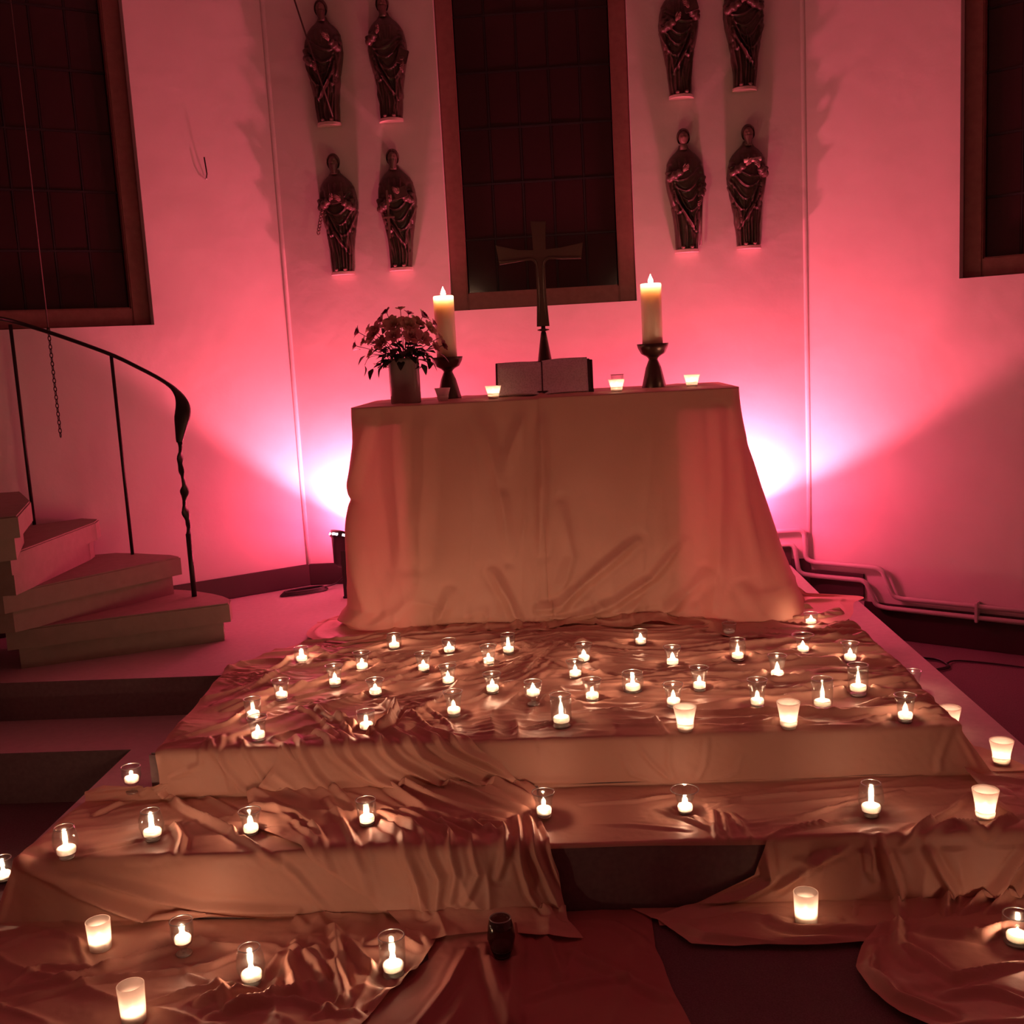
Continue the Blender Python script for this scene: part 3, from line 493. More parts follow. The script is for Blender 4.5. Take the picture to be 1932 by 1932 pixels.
                      (0.012, 0.012, [(-1.127, -0.061), (-1.072, 0.029), (-1.039, 0.081), (-1.006, 0.133), (-0.948, 0.246)]),
                      (0.012, 0.011, [(-1.025, -0.076), (-0.967, 0.036), (-0.933, 0.1), (-0.885, 0.137), (-0.826, 0.195)]), (0.01, 0.01, [(-1.089, -0.082), (-1.053, 0.078), (-1.028, 0.18)]),
                      (0.012, 0.012, [(-0.905, -0.055), (-0.824, 0.034), (-0.759, 0.088), (-0.694, 0.125), (-0.626, 0.168)]), (0.009, 0.009, [(0.397, 0.236), (0.355, 0.14), (0.307, 0.088), (0.26, 0.02)]),
                      (0.009, 0.009, [(0.397, 0.236), (0.357, 0.089), (0.363, 0.015)]), (0.009, 0.009, [(0.413, 0.238), (0.473, 0.093), (0.483, 0.019)]),
                      (0.008, 0.009, [(0.429, 0.239), (0.503, 0.167), (0.571, 0.132), (0.589, 0.071)]), (0.009, 0.009, [(0.38, 0.235), (0.313, 0.157), (0.239, 0.121), (0.208, 0.058)]),
                      (0.01, 0.012, [(1.223, 0.016), (1.192, 0.1), (1.187, 0.224)]), (0.008, 0.01, [(1.259, 0.025), (1.296, 0.104), (1.324, 0.194)]),
                      (0.006, 0.014, [(-0.249, 0.122), (-0.181, 0.128), (-0.114, 0.134), (-0.047, 0.139), (0.02, 0.145), (0.087, 0.151), (0.15, 0.157), (0.212, 0.169), (0.274, 0.184), (0.335, 0.199)]),
                      (0.006, 0.014, [(0.5, 0.191), (0.566, 0.191), (0.631, 0.19), (0.697, 0.189), (0.762, 0.188), (0.827, 0.188), (0.891, 0.193), (0.954, 0.198), (1.017, 0.203), (1.08, 0.208), (1.143, 0.212)]),
                      (0.007584232970442723, 0.005464916812407231, [(1.051, -1.356), (1.147, -1.3), (1.24, -1.282)]),
                      (0.009060650410021754, 0.005665784527070953, [(0.819, -1.191), (0.93, -1.197), (1.041, -1.202), (1.141, -1.18), (1.24, -1.158)]),
                      (0.006857601730315666, 0.007782426894284182, [(1.034, -1.069), (1.143, -1.099), (1.24, -1.112)]), (0.007239399829198142, 0.006880926807239391, [(1.016, -0.975), (1.132, -0.986), (1.241, -0.999)]),
                      (0.00842340753487952, 0.007015104369549419, [(1.059, -0.92), (1.161, -0.948), (1.241, -0.918)]), (0.009738353455599633, 0.00759645251055525, [(1.059, -0.857), (1.16, -0.882), (1.241, -0.861)]),
                      (0.00952926895951516, 0.007544132264670904, [(0.924, -0.789), (1.007, -0.79), (1.09, -0.791), (1.166, -0.78), (1.241, -0.769)]),
                      (0.006645282424486434, 0.005915334789298217, [(0.961, -0.688), (1.039, -0.72), (1.119, -0.753), (1.241, -0.711)]),
                      (0.007121732846464875, 0.006603865384638267, [(0.918, -0.69), (1.003, -0.691), (1.088, -0.692), (1.165, -0.678), (1.241, -0.665)]),
                      (0.0076511786256293, 0.005608011848517189, [(1.041, -0.552), (1.152, -0.582), (1.242, -0.561)]),
                      (0.007282675612998968, 0.006675586950750176, [(0.887, -0.501), (0.983, -0.531), (1.081, -0.562), (1.162, -0.542), (1.242, -0.522)]),
                      (0.009060648965305104, 0.006846296225386091, [(1.048, -0.505), (1.149, -0.488), (1.242, -0.471)]),
                      (0.006171244751128078, 0.007091875644384555, [(0.974, -0.378), (1.043, -0.386), (1.112, -0.394), (1.177, -0.4), (1.242, -0.406)]),
                      (0.0060727501011732295, 0.005866989403702529, [(0.848, -0.308), (0.916, -0.317), (0.984, -0.325), (1.053, -0.333), (1.116, -0.331), (1.179, -0.33), (1.242, -0.328)]),
                      (0.008482041885854117, 0.007453783402094758, [(0.872, -0.329), (0.936, -0.324), (1.001, -0.32), (1.065, -0.316), (1.125, -0.305), (1.184, -0.294), (1.243, -0.283)]),
                      (0.007526538538897325, 0.007885440867220714, [(1.082, -0.245), (1.172, -0.256), (1.243, -0.227)]), (0.00913498269928542, 0.006088172800776033, [(1.077, -0.208), (1.168, -0.211), (1.243, -0.186)]),
                      (0.0068316673670297335, 0.005178018571336773, [(1.024, -0.154), (1.081, -0.142), (1.138, -0.129), (1.243, -0.106)]),
                      (0.006163569466657341, 0.006472002847105228, [(1.089, -0.088), (1.161, -0.049), (1.243, -0.065)]),
                      (0.00909516850104647, 0.006227963693103466, [(0.982, -0.002), (1.053, -0.022), (1.124, -0.043), (1.184, -0.038), (1.243, -0.032)]),
                      (0.007, 0.008, [(0.845, -0.042), (0.936, -0.077), (1.028, -0.112), (1.086, -0.109), (1.143, -0.105), (1.2, -0.102), (1.257, -0.099)]),
                      (0.007, 0.008, [(0.627, -0.025), (0.69, -0.05), (0.753, -0.075), (0.817, -0.101), (0.881, -0.127), (0.971, -0.149), (1.061, -0.17)])]}}

# ------------------------------------------------------------------ stage, floor, walls
R = .16; R2 = .20; YF = 3.281; Y2 = 2.88; TR = YF - Y2
AL = math.radians(35.9); CW = 1.365; YW = 5.813; XC = -.014
LC = Vector((XC - CW, YW, 0)); RC = Vector((XC + CW, YW, 0))
LD = Vector((-math.cos(AL), -math.sin(AL), 0)); RD = Vector((math.cos(AL), -math.sin(AL), 0))
LN = Vector((math.sin(AL), -math.cos(AL), 0)); RN = Vector((-math.sin(AL), -math.cos(AL), 0))
def wall_frame(corner, d, n):
    """local x along the wall, y out of the room, z up"""
    m = Matrix((d, -n, Vector((0, 0, 1)))).transposed().to_4x4(); m.translation = corner; return m
MC = wall_frame(LC, Vector((1, 0, 0)), Vector((0, -1, 0)))
ML = wall_frame(LC, LD, LN); MR = wall_frame(RC, RD, RN)
ZB = -.36; ZT = 4.9; WZ = 1.443; WT = 4.15
def struct(name, bm, m, smooth=False, parent=None):
    o = link(name, from_bm(name, bm, smooth), m, parent)
    if not parent: o['kind'] = 'structure'
    return o
def wall(name, mtx, length, w0, w1, x0=0):
    bm = bmesh.new()
    bx(bm, x0, w0, 0, .4, ZB, ZT, mtx); bx(bm, w1, length, 0, .4, ZB, ZT, mtx)
    bx(bm, w0, w1, 0, .4, ZB, WZ, mtx); bx(bm, w0, w1, 0, .4, WT, ZT, mtx)
    return struct(name, bm, 'plaster')
wall('wall_back', MC, 2 * CW, CW - .489, CW + .489)
wall('wall_left', ML, 2.75, .706, 1.684)
wall('wall_right', MR, 2.75, .766, 1.744)
el = LC + LD * 2.75; er = RC + RD * 2.75
for nm, e, s in (('wall_nave_left', el, -1), ('wall_nave_right', er, 1)):
    bm = bmesh.new(); bx(bm, *sorted((e.x, e.x + s * .3)), -2.5, e.y, ZB, ZT); struct(nm, bm, 'plaster')
bm = bmesh.new(); bx(bm, -4.2, 4.2, -2.5, 6.4, ZT, ZT + .2); struct('ceiling', bm, 'plaster')
bm = bmesh.new(); bx(bm, -4.2, 4.2, -2.5, 6.4, ZB - .2, ZB); struct('floor', bm, 'carpet')

def on_wall(mtx, x, y, z): return mtx @ Vector((x, y, z))
def window(num, mtx, w0, w1):
    bm = bmesh.new(); fw = .088; d0, d1 = .055, .12
    bx(bm, w0, w0 + fw, d0, d1, WZ, WT, mtx, .006); bx(bm, w1 - fw, w1, d0, d1, WZ, WT, mtx, .006)
    bx(bm, w0 + fw, w1 - fw, d0, d1, WZ, WZ + fw + .004, mtx, .006); bx(bm, w0 + fw, w1 - fw, d0, d1, WT - fw, WT, mtx, .006)
    win = struct('window_%d' % num, bm, 'frame')
    a0, a1, b0, b1 = w0 + fw, w1 - fw, WZ + fw, WT - fw
    nx = 5; nz = 9; cw = (a1 - a0) / nx; ch = (b1 - b0) / nz; g = .006
    pm = bpy.data.meshes.new('pane'); b = bmesh.new(); bx(b, -cw / 2 + g, cw / 2 - g, -.002, .002, -ch / 2 + g, ch / 2 - g); bmesh.ops.recalc_face_normals(b, faces=b.faces); b.to_mesh(pm); b.free(); pm.materials.append(M['pane'])
    for i in range(nx):
        for j in range(nz):
            o = bpy.data.objects.new('pane', pm); COL.objects.link(o); o.parent = win
            loc = Matrix.Translation((a0 + cw * (i + .5), .10, b0 + ch * (j + .5)))
            tilt = Matrix.Rotation(random.uniform(-.008, .008), 4, 'X') @ Matrix.Rotation(random.uniform(-.012, .012), 4, 'Z')
            o.matrix_world = mtx @ loc @ tilt
    bm = bmesh.new()
    for i in range(1, nx): bx(bm, a0 + cw * i - .004, a0 + cw * i + .004, .096, .108, b0, b1, mtx)
    for j in range(1, nz): bx(bm, a0, a1, .095, .110, b0 + ch * j - .005, b0 + ch * j + .005, mtx)
    link('leading', from_bm('leading', bm), 'lead', win)
    bm = bmesh.new(); bx(bm, w0, w1, .13, .16, WZ, WT, mtx); link('backing', from_bm('backing', bm), 'lead', win)
    return win
window(1, ML, .706, 1.684); window(2, MC, CW - .489, CW + .489); window(3, MR, .766, 1.744)

# plaster corner beads
for k, c in ((1, LC), (2, RC)):
    vs, fs = [], []
    o = link('trim_%d' % k, tube('corner_bead', [c + Vector((0, 0, z)) for z in (0, 1.2, 2.4, 3.6, 4.85)], .013, 16), 'plaster'); o['kind'] = 'structure'

# stage levels
def shade_sides(o):
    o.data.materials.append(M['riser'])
    for p in o.data.polygons: p.material_index = 0 if p.normal.z > .5 else 1  # tops keep the floor colour, sides get it with shade painted in
xl, xr, xl2, xr2 = -1.306, 1.248, -1.568, 1.552
def clipx(poly): return poly
bm = bmesh.new()
prism(bm, [(xl, YF), (xr, YF), (xr, 5.80), (RC.x - .13, 5.80), (LC.x, 5.80), tuple((LC + LD * 1.6 + LN * .012)[:2]), (-2.66, 4.133), (xl, 4.133)], -.30, 0, .006)
o = struct('stage_platform', bm, 'lino'); shade_sides(o)
bm = bmesh.new()
pr = RC + RD * .247
prism(bm, [(xl2, Y2), (xr2, Y2), (xr2, pr.y - .01), (xr + .1, 5.80), (xl2, 5.7), (xl2, 4.6), (-3.2, 4.42), (-3.0, 3.763), (xl2, 3.763)], -.359, -R, .006)
o = struct('stage_step', bm, 'lino'); shade_sides(o)

# skirting
bm = bmesh.new(); bx(bm, 0, 1.9, -.014, 0, 0, .118, ML, .003); struct('baseboard_left', bm, 'base')
bm = bmesh.new(); bx(bm, 0, 2 * CW - .1, -.014, 0, 0, .118, MC, .003); bx(bm, 2 * CW - .1, 2 * CW, -.014, 0, -R, .03, MC, .003); struct('baseboard_back', bm, 'base')
bm = bmesh.new(); bx(bm, 0, .30, -.014, 0, -R, -.03, MR, .003); bx(bm, .30, 2.7, -.014, 0, -R - R2, -.175, MR, .003); struct('baseboard_right', bm, 'base')

# ------------------------------------------------------------------ heating pipes along the right wall
def rw(t, z, off=.032): return RC + RD * t + RN * off + Vector((0, 0, z))
def pipe(name, pts, label):
    p = []
    P = [Vector(q) for q in pts]
    for i, q in enumerate(P):       # rounded bends
        if 0 < i < len(P) - 1:
            a = (P[i - 1] - q); b = (P[i + 1] - q); r = min(.035, a.length * .45, b.length * .45)
            a.normalize(); b.normalize()
            for k in range(7):
                t = k / 6; p.append((q + a * r) * (1 - t) ** 2 + q * 2 * t * (1 - t) + (q + b * r) * t ** 2)
        else: p.append(q)
    o = link(name, tube(name, p, .0125, 12), 'paintpipe'); tag(o, label, 'pipe', 'heating pipes'); return o
yc = YW - .032
p1 = pipe('heating_pipe', [(-.4, yc, .19), (1.315, yc, .19), (1.322, yc, .035), rw(.03, .016), rw(.40, .014), rw(.462, -.128), rw(.50, -.137), rw(2.6, -.137)], 'upper of two painted heating pipes stepping down the right wall')
p2 = pipe('heating_pipe', [(-.4, yc, .115), (1.262, yc, .115), (1.285, yc, -.045), rw(.045, -.058), rw(.315, -.058), rw(.372, -.185), rw(.42, -.193), rw(2.6, -.193)], 'lower of two painted heating pipes stepping down the right wall')
for t in (.87, 1.75):
    bm = bmesh.new(); bx(bm, t - .008, t + .008, -.05, 0, -.215, -.115, MR, .003)
    link('pipe_clamp', from_bm('pipe_clamp', bm), 'paintpipe', p1)

# ------------------------------------------------------------------ spiral stair
def stair_step(poly, z, label, n):
    e = empty('stair_step', (poly[0][0], poly[0][1], z - .175))
    tag(e, label, 'stair step', 'winding stone stair')
    th = .085
    bm = bmesh.new(); prism(bm, [(x - e.location.x, y - e.location.y) for x, y in poly], .175 - th, .175, .006)
    link('tread_slab', from_bm('tread_slab', bm), 'stair', e)
    c = Vector((sum(p[0] for p in poly) / len(poly), sum(p[1] for p in poly) / len(poly)))
    bm = bmesh.new(); pts = []
    for x, y in poly:
        v = Vector((x, y)); d = (c - v); d.normalize(); v = v + d * .045; pts.append((v.x - e.location.x, v.y - e.location.y))
    prism(bm, pts, 0, .175 - th)
    link('riser_block', from_bm('riser_block', bm), 'stair', e)
T1 = [(-1.457, 4.655), (-1.475, 4.74), (-1.53, 4.81), (-1.606, 4.872), (-1.72, 4.96), (-1.835, 5.01), (-2.05, 4.99), (-2.30, 4.80), (-2.30, 4.302)]
T2 = [(-1.754, 4.913), (-1.82, 4.975), (-1.92, 5.01), (-2.031, 5.06), (-2.14, 5.10), (-2.33, 5.05), (-2.40, 4.8), (-2.40, 4.2), (-2.25, 4.227)]
T3 = [(-2.165, 4.965), (-2.19, 5.06), (-2.30, 5.12), (-2.48, 4.94), (-2.64, 4.82), (-2.60, 4.6), (-2.5, 4.10), (-2.152, 4.14)]
T4 = [(-2.02, 3.99), (-2.20, 4.45), (-2.45, 4.85), (-2.75, 4.80), (-2.95, 4.5), (-2.9, 3.9), (-2.4, 3.75)]
stair_step(T1, .175, 'lowest stone step of the winding stair, rounded at its right end', 1)
stair_step(T2, .350, 'second stone step of the winding stair, carrying the middle iron bar', 2)
stair_step(T3, .525, 'third wedge-shaped stone step of the winding stair, pink-lit', 3)
stair_step(T4, .700, 'fourth stone step of the winding stair at the left picture edge', 4)
o = link('stair_column', lathe('stair_column', [(.17, ZB + .0), (.17, -.2), (.125, -.14), (.125, 2.6), (.16, 2.66), (.16, 2.72)], 28, -2.44, 4.03, 0), 'stair')
tag(o, 'pale round stone column of the winding stair at the left edge', 'column')

# railing
rail = empty('stair_railing', (-1.667, 4.829, .175)); tag(rail, 'wrought iron stair railing with twisted newel and leaf-shaped scroll', 'railing')
def rl(name, pts, rad, seg=8, flat=None):
    L = rail.location
    return link(name, tube(name, [Vector(p) - L for p in pts], rad, seg, flat), 'iron', rail)
D_R = D['rail']
hp = smooth_path([Vector(p) for p in D_R['hand']], 6)
n = len(hp); rads = []; fl = []
for i, p in enumerate(hp):
    t = i / (n - 1)
    s = max(0, min(1, (t - .60) / .25)); e = max(0, min(1, (1 - t) / .13))
    wdt = .0125 + .022 * (s * s * (3 - 2 * s)) * e
    rads.append(1); fl.append((wdt, .009 + .006 * s * e, 1.2 * s))
rl('handrail', hp, rads, 10, fl)
nx, ny = D_R['newel']
zt = hp[-1].z
pts = [Vector((nx, ny, .175)), Vector((nx, ny, zt - .42))]
rl('newel', pts, .0125, 8)
tw = []; tr = []; N = 40
for i in range(N + 1):
    t = i / N; tw.append(Vector((nx + .004 * math.sin(t * 14), ny + .004 * math.cos(t * 14), zt - .42 + .42 * t)))
    tr.append((.016 + .005 * math.sin(t * 31), .0085, t * 11))
rl('twisted_shaft', tw, [1] * (N + 1), 8, tr)
for bxx, byy, z0, z1 in D_R['bars']:
    rl('baluster', [Vector((bxx, byy, z0)), Vector((bxx, byy, z1))], .0085, 8)

# ------------------------------------------------------------------ window cord, chain, wall hook
cx_, cy_ = D['chain']
ch = empty('window_pull', (cx_, cy_, .93)); tag(ch, 'thin window cord ending in a hanging iron chain beside the stair', 'chain')
link('cord', tube('cord', [Vector((0, 0, .50)), Vector((0, 0, 2.9))], .0035, 6), 'rope', ch)
parts = []
for k in range(26):
    z = .50 - k * .0195; a = (k % 2) * PI / 2; ring = []
    for i in range(11):
        t = 2 * PI * i / 10; x = .0065 * math.cos(t); ring.append(Vector((x * math.cos(a), x * math.sin(a), z + .0125 * math.sin(t))))
    parts.append(tube_data(ring, .0023, 5))
o = link('chain_links', mesh('chain_links', *join_data(parts)), 'iron', ch); o['kind'] = 'stuff'
bm = bmesh.new(); hk = empty('wall_hook', on_wall(ML, .38, 0, 2.16)); tag(hk, 'small dark iron wall hook on the left wall between the window and the carved figures', 'hook')
link('hook_pin', tube('hook_pin', [LN * .004, LN * .02, LN * .035 + Vector((0, 0, .02)), LN * .045 + Vector((-.01, 0, .10))], .0035, 6), 'iron', hk)
link('hook_tip', mesh('hook_tip', *ellipsoid_data((LN.x * .02, LN.y * .02, 0), (.006, .006, .006), 8, 6)), 'tin', hk)

# ------------------------------------------------------------------ carved figures
def bell(x, c, s): return np.exp(-((x - c) / s) ** 2)
def hand_data(c, d, side, curl=.5, s=1.0):
    """small carved hand: palm, four unequal fingers, thumb; c wrist, d pointing direction"""
    d = Vector(d).normalized(); sd = Vector(side).normalized(); nrm = d.cross(sd).normalized(); parts = []
    rot = Matrix((d, sd, nrm)).transposed()
    parts.append(ellipsoid_data(c + d * .013 * s, (.015 * s, .011 * s, .006 * s), 10, 6, rot))
    for i, L in enumerate((.018, .021, .020, .016)):
        o = c + d * .024 * s + sd * (.0085 - .0056 * i) * s
        p = [o - d * .004 * s, o + d * L * .45 * s, o + (d * L * .75 + nrm * curl * L * .35) * s, o + (d * L * .95 + nrm * curl * L * .7) * s]
        parts.append(tube_data(p, [.0031 * s, .0029 * s, .0026 * s, .0018 * s], 6))
    o = c + d * .006 * s + sd * .009 * s
    parts.append(tube_data([o, o + (d * .007 + sd * .007) * s, o + (d * .015 + sd * .009 + nrm * .004) * s], [.0035 * s, .0032 * s, .002 * s], 6))
    return parts
def figure(x, z, label, seed, attrs, swag=1, book=None, beard=True, hood=False, hgt=.62):
    rs = np.random.RandomState(seed)
    e = empty('carved_figure', (x, YW - .004, z)); tag(e, label, 'statue', 'carved saints on the back wall')
    s = hgt / .62
    # plinth
    pl = []
    for k in range(17):
        a = PI * k / 16; pl.append((.062 * math.cos(a), -.010 - .062 * math.sin(a)))
    pl = [(.062, 0)] + pl + [(-.062, 0)]
    bm = bmesh.new(); prism(bm, pl, 0, .016, .003); link('plinth', from_bm('plinth', bm), 'plinth', e)
    # robe
    nz, nt = 150, 96
    Z = np.linspace(.012, .535, nz); T = np.linspace(0, PI, nt)
    zz = np.array([0, .03, .10, .18, .25, .31, .36, .41, .445, .47, .49, .505, .52, .535])
    wv = np.array([.056, .055, .060, .070, .084, .098, .103, .098, .090, .076, .058, .040, .027, .022])
    dv = np.array([.052, .050, .052, .056, .061, .064, .064, .062, .058, .053, .047, .040, .031, .026])
    W = np.interp(Z, zz, wv)[:, None]; DD = np.interp(Z, zz, dv)[:, None]
    sway = .006 * swag * np.sin(Z[:, None] * 7)
    U = np.cos(T)[None, :] * np.ones((nz, 1)); ZZ = Z[:, None] * np.ones((1, nt))
    X0 = W * U
    st = []
    # long vertical folds under the knee
    for i in range(9):
        xx = -.052 + .013 * i + rs.uniform(-.003, .003); top = rs.uniform(.14, .30)
        st.append((rs.uniform(.006, .012), .0036, [(xx, .012), (xx * 1.1 + rs.uniform(-.006, .006), top * .5), (xx * 1.25 - swag * .012, top)]))
    # swags of the mantle across the body
    for i in range(4):
        z0 = .365 - i * .030 + rs.uniform(-.006, .006); d = .030 + .028 * i; q = []
        for k in range(9):
            t = k / 8; q.append((swag * (-.066 + .135 * t + .01 * i), z0 + .045 * t - d * math.sin(PI * min(1, t * 1.05)) * (1 - .35 * t)))
        st.append((rs.uniform(.010, .015), .0042, q))
    # long diagonal pulls from the hip
    for i in range(4):
        st.append((rs.uniform(.008, .012), .0038, [(-swag * .060, .31 - i * .012), (-swag * (.035 - .010 * i), .24 - .02 * i), (swag * (.005 + .013 * i), .14 - .012 * i)]))
    for i in range(3):
        st.append((.007, .0036, [(-.03 + .03 * i, .46), (-.026 + .026 * i, .40)]))
    # mantle hem, a sharp zig-zag edge
    hem = [(-swag * .06, .30 + rs.uniform(-.02, .02)), (-swag * .045, .20), (-swag * .02, .215), (swag * .01, .15), (swag * .03, .13), (swag * .035, .19), (swag * .06, .24)]
    st.append((.012, .005, hem)); st.append((.008, .004, [(-swag * .06, .36), (-swag * .03, .27), (swag * .032, .135)]))
    for sd in (-1, 1):  # sleeve falls
        st.append((.014, .008, [(sd * .082, .42), (sd * .085, .34), (sd * .072, .25)]))
        st.append((.009, .005, [(sd * .066, .38), (sd * .070, .30), (sd * .060, .22)]))
    Hh = strokes_height(X0, ZZ, st) + .0025 * noise2(X0 * 60 + seed, ZZ * 25)
    lim = np.clip((.50 - ZZ) / .06, .15, 1)
    Hh = Hh * lim
    sn = np.sin(T)[None, :]
    X = X0 + sway + U * Hh * .5; Y = -(DD * np.maximum(sn, 0) ** .75) - Hh * (sn ** .4)
    P = np.stack([X, Y, ZZ], -1)
    P[:, 0, 1] = 0; P[:, -1, 1] = 0
    P = P * np.array([1, 1, s])
    o = link('robe', grid_mesh('robe', P), 'wood', e)
    # neck + head
    hz = .572 * s; hy = -.036; hx = .006 * swag * math.sin(.55 * 7)
    link('neck', tube('neck', [Vector((hx, hy + .004, .51 * s)), Vector((hx, hy, .55 * s))], [.019, .015], 12), 'face', e)
    HS = 1.28
    nr, ns = 26, 32; vs = np.zeros((nr, ns, 3))
    for i in range(nr):
        t = PI * i / (nr - 1)
        for k in range(ns):
            a = 2 * PI * k / ns; dx, dy, dz = math.sin(t) * math.cos(a), math.sin(t) * math.sin(a), math.cos(t)
            r = 1.0; front = max(0, -dy)
            px, pz = dx * .023, dz * .031
            f = 0
            f += .0075 * math.exp(-(px / .0032) ** 2) * math.exp(-((pz + .002) / .0075) ** 2) * (1 if pz < .004 else .6)       # nose
            f += .0030 * math.exp(-((pz - .0085) / .003) ** 2) * math.exp(-(px / .014) ** 2)                               # brow
            for sx in (-1, 1):
                f -= .0040 * math.exp(-((px - sx * .0075) / .004) ** 2 - ((pz - .003) / .0032) ** 2)                      # sockets
                f += .0022 * math.exp(-((px - sx * .0075) / .0025) ** 2 - ((pz - .003) / .0018) ** 2)                    # eyes
                f += .0020 * math.exp(-((px - sx * .011) / .005) ** 2 - ((pz + .006) / .005) ** 2)                       # cheeks
            f += .0022 * math.exp(-(px / .006) ** 2) * (math.exp(-((pz + .0115) / .0012) ** 2) + math.exp(-((pz + .0150) / .0014) ** 2))  # lips
            f += .0030 * math.exp(-(px / .007) ** 2 - ((pz + .0225) / .004) ** 2)                                         # chin
            vs[i, k] = (dx * .0215 * (1 - .18 * max(0, -dz)), dy * .024 - f * (front > .15), dz * .031)
    link('head', grid_mesh('head', vs * HS + np.array([hx, hy, hz]), wrap=True), 'face', e)
    # ears
    for sx in (-1, 1):
        link('ear', mesh('ear', *ellipsoid_data((hx + sx * .0215 * HS, hy + .002, hz), (.0035, .0055, .009), 8, 6)), 'face', e)
    # hair cap with wavy strands
    nr, ns = 22, 40; V = np.zeros((nr, ns, 3))
    low = -.65 if not hood else -1.2
    for i in range(nr):
        for k in range(ns):
            a = 2 * PI * k / ns; fr = max(0, -math.sin(a))
            tm = PI * (.5 - .18 * fr * 1.3) + (.42 * (1 - fr) * PI * .55)
            t = tm * i / (nr - 1); w_ = 1.12 + .035 * math.sin(a * 13 + i * .5)
            V[i, k] = (math.sin(t) * math.cos(a) * .0235 * w_, math.sin(t) * math.sin(a) * .0255 * w_ + .002, math.cos(t) * .0325 * 1.05)
    link('hair', grid_mesh('hair', V * HS + np.array([hx, hy, hz]), wrap=True), 'wood', e)
    if beard:
        V = np.zeros((12, 18, 3))
        for i in range(12):
            for k in range(18):
                a = PI + PI * k / 17; t = i / 11
                rr = .0205 * (1 - .55 * t) * (1 + .06 * math.sin(k * 2.3 + i))
                V[i, k] = (math.cos(a) * rr, math.sin(a) * (rr + .004) - .002, -.012 - .034 * t)
        link('beard', grid_mesh('beard', V * HS + np.array([hx, hy, hz])), 'wood', e)
    # arms: shoulder, elbow, wrist
    for sd, tgt in ((-1, attrs.get('lh', (-.03, -.082, .36))), (1, attrs.get('rh', (.03, -.085, .37)))):
        sh = Vector((sd * .080, -.022, .455 * s)); wr = Vector(tgt); wr.z *= s
        el = Vector((sd * .078, -.050, wr.z - .028)); lo = min(1, max(0, (.33 - tgt[2]) / .05))
        el = el.lerp(Vector((sd * .082, -.045, wr.z + .06)), lo)
        pth = smooth_path([el.lerp(sh, .35), el, el.lerp(wr, .55) + Vector((0, -.006, -.002)), wr], 6); nn = len(pth)
        link('sleeve', tube('sleeve', pth, [.020 + .004 * math.sin(i * 1.3) if i < nn * .75 else .021 - .008 * (i - nn * .75) / (nn * .25) for i in range(nn)], 14), 'wood', e)
        dr = (wr - el).normalized()
        link('hand', mesh('hand', *join_data(hand_data(wr, dr + Vector((0, -.25, .0)), Vector((0, -.3, 1)), .8, 1.25))), 'face', e)
    # feet
    for sx in (-1, 1): link('foot', mesh('foot', *ellipsoid_data((sx * .022, -.058, .024), (.011, .022, .009), 12, 8)), 'face', e)
    # attributes
    for kind, arg in attrs.get('items', ()):
        if kind == 'book':
            px, py, pz, ang = arg; bm = bmesh.new(); m4 = Matrix.Translation((px, py, pz * s)) @ Matrix.Rotation(ang, 4, 'Y')
            bx(bm, -.026, .026, -.008, .008, -.034, .034, m4, .002); bx(bm, -.0235, .028, -.006, .006, -.031, .031, m4)
            link('book', from_bm('book', bm), 'wood', e)
        if kind == 'staff':
            a, b, r = arg; link('staff', tube('staff', [Vector(a), Vector(b)], r, 8), 'wood', e)
        if kind == 'sword':
            px, py, z0, z1 = arg; bm = bmesh.new()
            bx(bm, px - .0055, px + .0055, py - .003, py + .003, z0, z1, None, .001)
            zc = z0 + (z1 - z0) * .42
            bx(bm, px - .030, px + .030, py - .005, py + .004, zc, zc + .009, None, .001)
            link('sword', from_bm('sword', bm), 'face', e)
        if kind == 'scroll':
            a, b, r = arg; link('scroll', tube('scroll', [Vector(a), Vector(b)], r, 12), 'plinth', e)
        if kind == 'keys':
            px, py, pz = arg; pp = []
            for k in range(8):
                c = Vector((px - .004 * k, py + .004 * (k % 2), pz - .016 * k)); ring = [c + Vector((.007 * math.cos(q), 0, .011 * math.sin(q))) for q in [2 * PI * j / 10 for j in range(11)]]
                pp.append(tube_data(ring, .0028, 5))
            link('chain', mesh('chain', *join_data(pp)), 'face', e)
        if kind == 'crossbar':
            c, L = arg; bm = bmesh.new(); c = Vector(c); bx(bm, c.x - L, c.x + L, c.y - .004, c.y + .004, c.z - .005, c.z + .005, None, .001); link('crossbar', from_bm('crossbar', bm), 'plinth', e)
    return e
figure(-1.062, 1.662, 'carved robed saint with bound book and hanging chain, lower row, outer left', 3,
       {'lh': (-.030, -.088, .375), 'rh': (.040, -.088, .365), 'items': (('book', (.014, -.098, .385, 1.45)), ('keys', (-.075, -.070, .33)))}, 1)
figure(-.752, 1.666, 'carved robed saint holding a cross-hilted sword, lower row, inner left', 5,
       {'lh': (-.034, -.090, .345), 'rh': (.036, -.088, .38), 'items': (('sword', (-.034, -.104, .16, .40)), ('book', (.034, -.098, .385, 1.3)))}, 1)
figure(-1.075, 2.416, 'carved saint with long diagonal staff, upper row, outer left', 11,
       {'lh': (-.045, -.090, .29), 'rh': (.050, -.088, .40), 'items': (('staff', ((-.13, -.08, .66), (.035, -.085, .03), .0045)), ('crossbar', ((-.125, -.08, .615), .022)))}, -1)
figure(-.752, 2.416, 'carved saint with one hand raised to the chest, upper row, inner left', 13,
       {'lh': (-.040, -.086, .42), 'rh': (.086, -.076, .28), 'items': (('book', (.088, -.080, .30, .3)),)}, 1)
